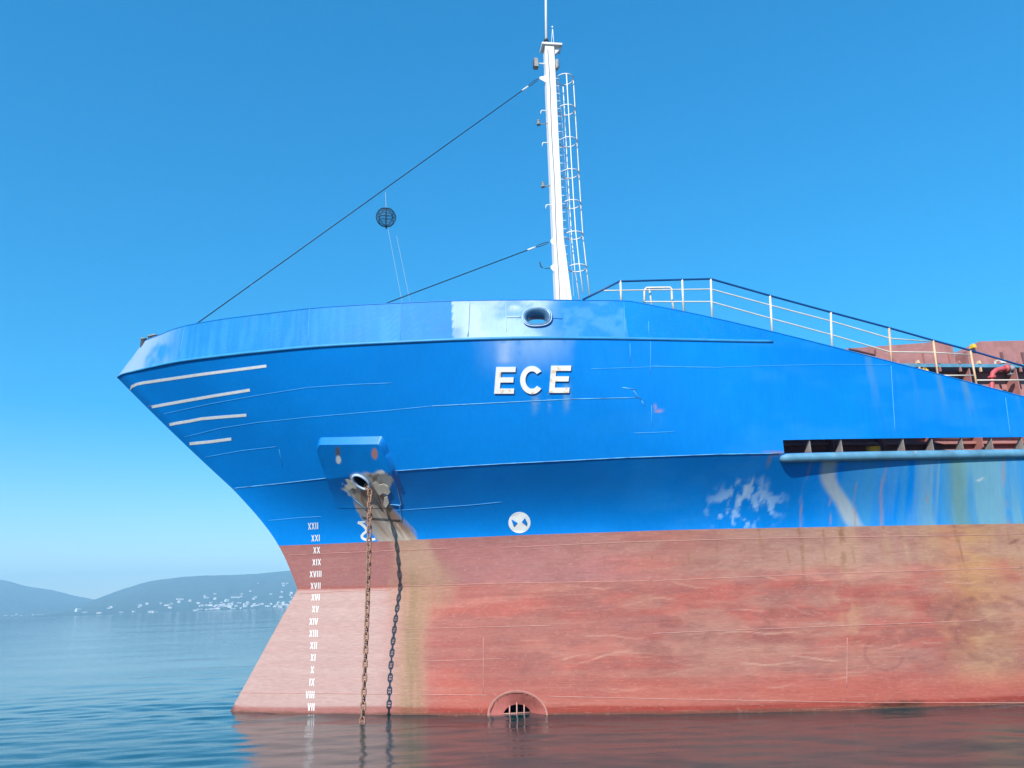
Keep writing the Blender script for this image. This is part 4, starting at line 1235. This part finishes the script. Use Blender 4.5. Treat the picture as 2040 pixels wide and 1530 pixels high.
# ------------------------------------------------------------------ foremast
def mast_x(py):
    """middle of the mast's port face at a height in the photograph"""
    return 1097.5 + (py - 155) * .0465
def mp(px, py, Y=0.0): return hit(px, py, Y)
def make_mast():
    hw, hd = .168, .20
    lo = mp(mast_x(620) - 2, 620, 0); hi = mp(mast_x(96) - 2, 96, 0)
    zlo = float(z_kn(lo[0])) - .12
    lo = lo + (lo - hi) * ((lo[2] - zlo) / (hi[2] - lo[2]))
    mb = MB()
    v = []
    for p, w, d in ((lo, hw, hd), (hi, hw * .95, hd * .9)):
        bv = .03
        for sx, sy in ((-1, -1), (1, -1), (1, 1), (-1, 1)):
            v.append((p[0] + sx * w, p[1] + sy * d, p[2]))
    mb.add(v, [(0, 1, 5, 4), (1, 2, 6, 5), (2, 3, 7, 6), (3, 0, 4, 7), (4, 5, 6, 7)])
    mast = mb.build('foremast', M_mast, ship, label='white box foremast on the forecastle')
    ax = (hi - lo) / (hi[2] - lo[2])
    def on(z): return lo + ax * (z - lo[2])
    # tapered foot gusset on the aft side
    g0, g1 = mp(1121, 462, -.1), mp(1139, 596, -.1)
    zt, zb = g0[2], lo[2] + .02
    a, b = on(zt), on(zb)
    mb = MB(); mb.prism([(a[0] + hw - .01, -.17, zt), (b[0] + hw - .01, -.17, zb), (b[0] + hw + .42, -.17, zb)], (0, .34, 0)); mb.build('foot_gusset', M_mast, mast)
    # head: platform plate, bracket and hanging lamp
    mb = MB(); mb.box((hi[0] - .27, -.24, hi[2] - .02), (hi[0] + .44, .24, hi[2] + .05)); mb.build('masthead_plate', M_mast, mast)
    mb = MB(); mb.prism([(hi[0] + .15, -.1, hi[2] - .02), (hi[0] + .43, -.1, hi[2] - .02), (hi[0] + .15, -.1, hi[2] - .38)], (0, .2, 0)); mb.build('head_bracket', M_mast, mast)
    mb = MB(); c = on(hi[2] - .75)
    mb.tube([(c[0] + .25, -.12, c[2] + .18), (c[0] + .25, -.12, c[2] - .12), (c[0] + .22, -.12, c[2] - .2)], [.07, .075, .05], 10); mb.build('hanging_lamp', M_grey, mast, smooth=True)
    # pole aerial and its clamp ring
    pb, pt = mp(1088.5, 97), mp(1086, -160)
    mb = MB(); mb.tube([pb, pb * .6 + pt * .4, pt], [.048, .042, .03], 10); pole = mb.build('pole_aerial', M_white, mast, smooth=True)
    r = mp(1088, 82); mb = MB(); mb.tube([r - (0, 0, .04), r + (0, 0, .05)], .085, 12); mb.build('clamp_ring', M_dark, mast, smooth=True)
    mb = MB(); mb.tube([mp(1098, 95), mp(1100.5, 58)], .010, 6); mb.tube([mp(1104, 95), mp(1101, 58)], .010, 6); w = mp(1100.5, 56); mb.tube([w, w + (0, 0, .07)], .025, 8); mb.build('whip_aerial', M_white, mast, smooth=True)
    # forward side: flood lamp, small lamps, hooks, stay lugs
    def arm(px, py, l):
        c = mp(px, py); a = on(c[2])
        return c, (a[0] - hw + .01, 0, c[2])
    c, a = arm(1069, 126, 0)
    mb = MB(); mb.tube([a, (c[0] + .06, 0, c[2])], .022, 6); mb.build('lamp_arm', M_white, mast)
    mb = MB(); mb.box((c[0] - .10, -.1, c[2] - .19), (c[0] + .05, .1, c[2] + .16), taper=.015)
    for k in range(5): mb.box((c[0] - .125, -.1, c[2] - .15 + k * .06), (c[0] - .102, .1, c[2] - .13 + k * .06))
    mb.build('flood_lamp', M_grey, mast)
    for px, py in ((1073, 245), (1082, 369)):
        c, a = arm(px, py, 0)
        mb = MB(); mb.tube([a, (c[0] + .03, 0, c[2] - .04), (c[0], 0, c[2] - .04)], .016, 6)
        mb.tube([(c[0], 0, c[2] - .07), (c[0], 0, c[2] - .03)], .075, 10); mb.tube([(c[0], 0, c[2] + .07), (c[0], 0, c[2] + .10)], .06, 10)
        mb.build('navigation_lamp', M_grey, mast, smooth=True)
        mb = MB(); mb.tube([(c[0], 0, c[2] - .03), (c[0], 0, c[2] + .07)], .05, 10); mb.build('lamp_glass', M_lens, mast, smooth=True)
    for px, py in ((1078, 220), (1081, 284), (1088, 408)):
        c, a = arm(px, py, 0)
        mb = MB(); mb.tube([a, (c[0] + .03, 0, c[2]), (c[0], 0, c[2] - .02), (c[0] - .02, 0, c[2] - .14)], .018, 6); mb.build('hook', M_white, mast, smooth=True)
    for px, py in ((1075, 156), (1097, 481), (1097, 533)):
        c, a = arm(px, py, 0)
        mb = MB(); mb.prism([(a[0] + .01, -.012, c[2] + .12), (a[0] + .01, -.012, c[2] - .16), (c[0], -.012, c[2] - .03), (c[0], -.012, c[2] + .05)], (0, .024, 0)); mb.build('stay_lug', M_mast, mast)
    c = mp(1079, 527); mb = MB(); mb.tube([mp(1097, 534), mp(1085, 535)], .012, 6); mb.tube([mp(1075, 522), mp(1077, 530), mp(1081, 534)], .02, 6); mb.build('cleat', M_dark, mast)
    # conduit down the port face
    mb = MB(); mb.tube([np.array(on(z)) + (-.07 + .012 * math.sin(z * 1.7), -hd - .012, 0) for z in np.linspace(lo[2] + .4, hi[2] - .2, 16)], .010, 5); mb.build('conduit', M_grey, mast, smooth=True)
    # foot door outline
    a = on(lo[2] + .9); mb = MB(); mb.box((a[0] - .02, -hd - .017, a[2] - .3), (a[0] + .36, -hd - .002, a[2] + .3)) ; mb.build('foot_door', M_mast, mast)
    # safety cage: hoops round the aft side, three straps, rungs on the mast
    HO = [(1125, 158), (1128.5, 219), (1132, 283), (1135.5, 346), (1139, 407), (1143, 469), (1150, 534)]
    cs = [mp(x, y) for x, y in HO]
    R_ = .30
    for c in cs:
        mb = MB(); mb.tube([c + (R_ * math.cos(a), R_ * math.sin(a), 0) for a in np.linspace(-2.7, 2.7, 26)], .019, 6); mb.build('cage_hoop', M_white, mast, smooth=True)
    foot = mp(1158, 590)
    for ang in (-math.pi / 2, 0.0, math.pi / 2):
        off = np.array([(R_ + .005) * math.cos(ang), (R_ + .005) * math.sin(ang), 0])
        mb = MB(); mb.tube([c + off for c in cs] + [foot + off * .9], .019, 6); mb.build('cage_strap', M_white if ang else M_rail, mast, smooth=True)
    n = 26
    for k in range(n):
        z = cs[0][2] - .1 - k * .3
        if z < lo[2] + .3: break
        a = on(z)
        mb = MB(); x = a[0] + hw
        mb.tube([(x - .01, -.15, z), (x + .13, -.15, z), (x + .13, .15, z), (x - .01, .15, z)], .012, 6); mb.build('rung', M_white, mast, smooth=True)
    # thin halyard down the after side
    mb = MB(); mb.tube([mp(1106, 115), mp(1120, 240), mp(1135, 470), mp(1143, 590)], .007, 5); mb.build('halyard', M_rope, mast)
    return mast, on
mast, mast_on = make_mast()

# ------------------------------------------------------------------ stays
def stay(name, a, b, label, cut):
    d = b - a
    mb = MB()
    L = np.linalg.norm(d); u = d / L
    mb.tube([a + u * .55, b], .017, 6); s = mb.build(name, M_wire, ship, smooth=True, label=label)
    side = np.cross(u, (0, 1.0, 0))
    mb = MB(); mb.tube([a + u * .0, a + u * .1 + side * .03, a + u * .4 + side * .03, a + u * .5, a + u * .4 - side * .03, a + u * .1 - side * .03], .012, 6, closed=True); mb.build('shackle', M_dark, s, smooth=True)
    mb = MB(); mb.tube([a + u * .5, a + u * .78], .028, 8); mb.build('turnbuckle', M_white, s, smooth=True)
    return s
a0, b0 = mp(1073, 157), mp(397, 641)
b0x = b0 + (b0 - a0) * ((b0[2] - 9.0) / (a0[2] - b0[2]))
fore = stay('forestay', a0, b0x, 'long dark forestay wire from masthead to bow', 0)
a1, b1 = mp(1094, 482), mp(775, 602)
b1x = b1 + (b1 - a1) * ((b1[2] - 8.5) / (a1[2] - b1[2]))
stay('lower_stay', a1, b1x, 'short dark lower stay from mast to forecastle', 0)

# ------------------------------------------------------------------ anchor ball hanging from the forestay
bc = mp(769, 433)
ball = empty('anchor_ball', tuple(bc))
tag(ball, 'dark round anchor ball hanging from the forestay', 'day shape')
M_ball = worn('faded black mesh', (.05, .085, .13), .8, .25, 12.0)
_nt = M_ball.node_tree      # open-weave net: half of it is holes
_tr = _nt.nodes.new('ShaderNodeBsdfTransparent'); _mx = _nt.nodes.new('ShaderNodeMixShader'); _mx.inputs[0].default_value = .76
_nt.links.new(_nt.nodes['Principled BSDF'].outputs[0], _mx.inputs[1]); _nt.links.new(_tr.outputs[0], _mx.inputs[2])
_nt.links.new(_mx.outputs[0], _nt.nodes['Material Output'].inputs['Surface'])
M_ballnet = worn('black cage wire', (.012, .02, .035), .7, .2, 10.0)
RB = .31
mb = MB()
V, Fq = [], []
nl, nm = 10, 16
for j in range(nl + 1):
    th = math.pi * j / nl
    for i in range(nm):
        ph = 2 * math.pi * i / nm
        rr = RB * math.sin(th) * (1 - .035 * (i % 2))
        V.append((rr * math.cos(ph), rr * math.sin(ph), RB * .98 * math.cos(th)))
for j in range(nl):
    for i in range(nm): Fq.append((j * nm + i, j * nm + (i + 1) % nm, (j + 1) * nm + (i + 1) % nm, (j + 1) * nm + i))
mb.add(V, Fq); mb.build('ball_skin', M_ball, ball)
for ph in (0.0, math.pi / 4, math.pi / 2, 3 * math.pi / 4):
    mb = MB(); mb.tube([(1.01 * RB * math.sin(t) * math.cos(ph), 1.01 * RB * math.sin(t) * math.sin(ph), RB * math.cos(t)) for t in np.linspace(0, 2 * math.pi, 24, endpoint=False)], .009, 5, closed=True); mb.build('cage_ring', M_ballnet, ball)
for z in (-.18, -.09, 0, .09, .18):
    r = math.sqrt(RB ** 2 - z * z) * 1.01
    mb = MB(); mb.tube([(r * math.cos(t), r * math.sin(t), z) for t in np.linspace(0, 2 * math.pi, 24, endpoint=False)], .007, 5, closed=True); mb.build('cage_ring', M_ballnet, ball)
mb = MB(); mb.tube([(0, 0, -RB), (0.02, 0, -RB - .10)], [.05, .012], 6); mb.build('toggle', M_ballnet, ball)
up = mp(768, 383)
mb = MB(); mb.tube([(0, 0, RB), tuple(up - bc)], .007, 5); mb.build('hoist_line', M_rope, ball)
for (x0, y0), (x1, y1) in (((773, 456), (802, 606)), ((790, 470), (818, 606))):
    mb = MB(); mb.tube([tuple(mp(x0, y0) - bc), tuple(mp(x1, y1) - bc)], .004, 5); mb.build('down_line', M_rope, ball)

# ------------------------------------------------------------------ chock at the stem head
c = hit(298, 679, -.35)
mb = MB()
for dx, dy, h in ((-.16, .0, .13), (.06, -.1, .18), (.2, -.2, .17)):
    mb.tube([(c[0] + dx, c[1] + dy, c[2] - .25), (c[0] + dx, c[1] + dy, c[2] + h - .09)], .075, 10)
ch = mb.build('bow_roller', M_dark, ship, label='small dark roller chock at the stem head')
mb = MB()
for dx, dy, h in ((-.16, .0, .13), (.06, -.1, .18), (.2, -.2, .17)):
    mb.tube([(c[0] + dx, c[1] + dy, c[2] + h - .09), (c[0] + dx, c[1] + dy, c[2] + h - .06)], .09, 10)
mb.build('roller_cap', M_grey, ch)

# ------------------------------------------------------------------ anchor chain
def make_link():
    d = .021; L, Wd = .082, .052
    pts = []
    for a in np.linspace(-math.pi / 2, math.pi / 2, 7): pts.append((Wd * math.sin(a), 0, L * .55 + Wd * .95 * math.cos(a)))
    for a in np.linspace(math.pi / 2, 3 * math.pi / 2, 7): pts.append((Wd * math.sin(a), 0, -L * .55 + Wd * .95 * math.cos(a)))
    mb = MB(); mb.tube(pts, d, 6, closed=True)
    mb.tube([(-Wd, 0, 0), (Wd, 0, 0)], .015, 5)
    o = mb.build('chain_link', M_chain, None, smooth=True)
    me = o.data; bpy.data.objects.remove(o)
    return me
LINK = make_link()
c0 = hit(737, 978, hawse_c[1] - .06)
c1 = hit(721, 1441, -3.25)
c1 = c1 + (c1 - c0) * ((c1[2] + .35) / (c0[2] - c1[2]))
chain = empty('anchor_chain', tuple(c0))
tag(chain, 'rusty anchor chain hanging from the hawse pipe into the water', 'chain')
Lc = np.linalg.norm(c1 - c0); uc = (c1 - c0) / Lc
pitch = .150
nlinks = int(Lc / pitch) + 1
zax = -Vector(uc)
xa = Vector((1, 0, 0)); xa = (xa - zax * xa.dot(zax)).normalized(); ya = zax.cross(xa)
pre = hawse_c + np.array([.03, .22, .02])
for k in range(-1, nlinks):
    if k < 0: pos = (pre + c0) / 2 - c0; zz = Vector(c0 - pre).normalized() * -1
    else:
        sag = .22 * math.sin(math.pi * k / nlinks)
        pos = uc * (k * pitch + .05) + np.array([sag * .1, sag, 0]); zz = zax
    o = bpy.data.objects.new('chain_link', LINK)
    x_ = (Vector((1, 0, 0)) - zz * zz.x).normalized(); y_ = zz.cross(x_)
    rot = Matrix((x_, y_, zz)).transposed() @ Matrix.Rotation((math.pi / 2 if k % 2 else 0) + .5 + random.uniform(-.15, .15) + .02 * k, 3, 'Z')
    link(o, chain)
    o.matrix_local = Matrix.Translation(Vector(pos)) @ rot.to_4x4()

# ------------------------------------------------------------------ sea haze
mb = MB(); mb.box((-9300, -9300, -2.7), (9300, 9300, 440))
hm = bpy.data.materials.new('sea haze'); hm.use_nodes = True
nt = hm.node_tree; nt.nodes.clear()
out = nt.nodes.new('ShaderNodeOutputMaterial'); pv = nt.nodes.new('ShaderNodeVolumePrincipled')
pv.inputs['Color'].default_value = (.48, .80, 1.0, 1)
pv.inputs['Density'].default_value = 2.15e-4
pv.inputs['Anisotropy'].default_value = 0.0
nt.links.new(pv.outputs[0], out.inputs['Volume'])
hz_o = mb.build('haze', hm)
tag(hz_o, 'thin blue sea haze over the bay', 'haze', kind='stuff')
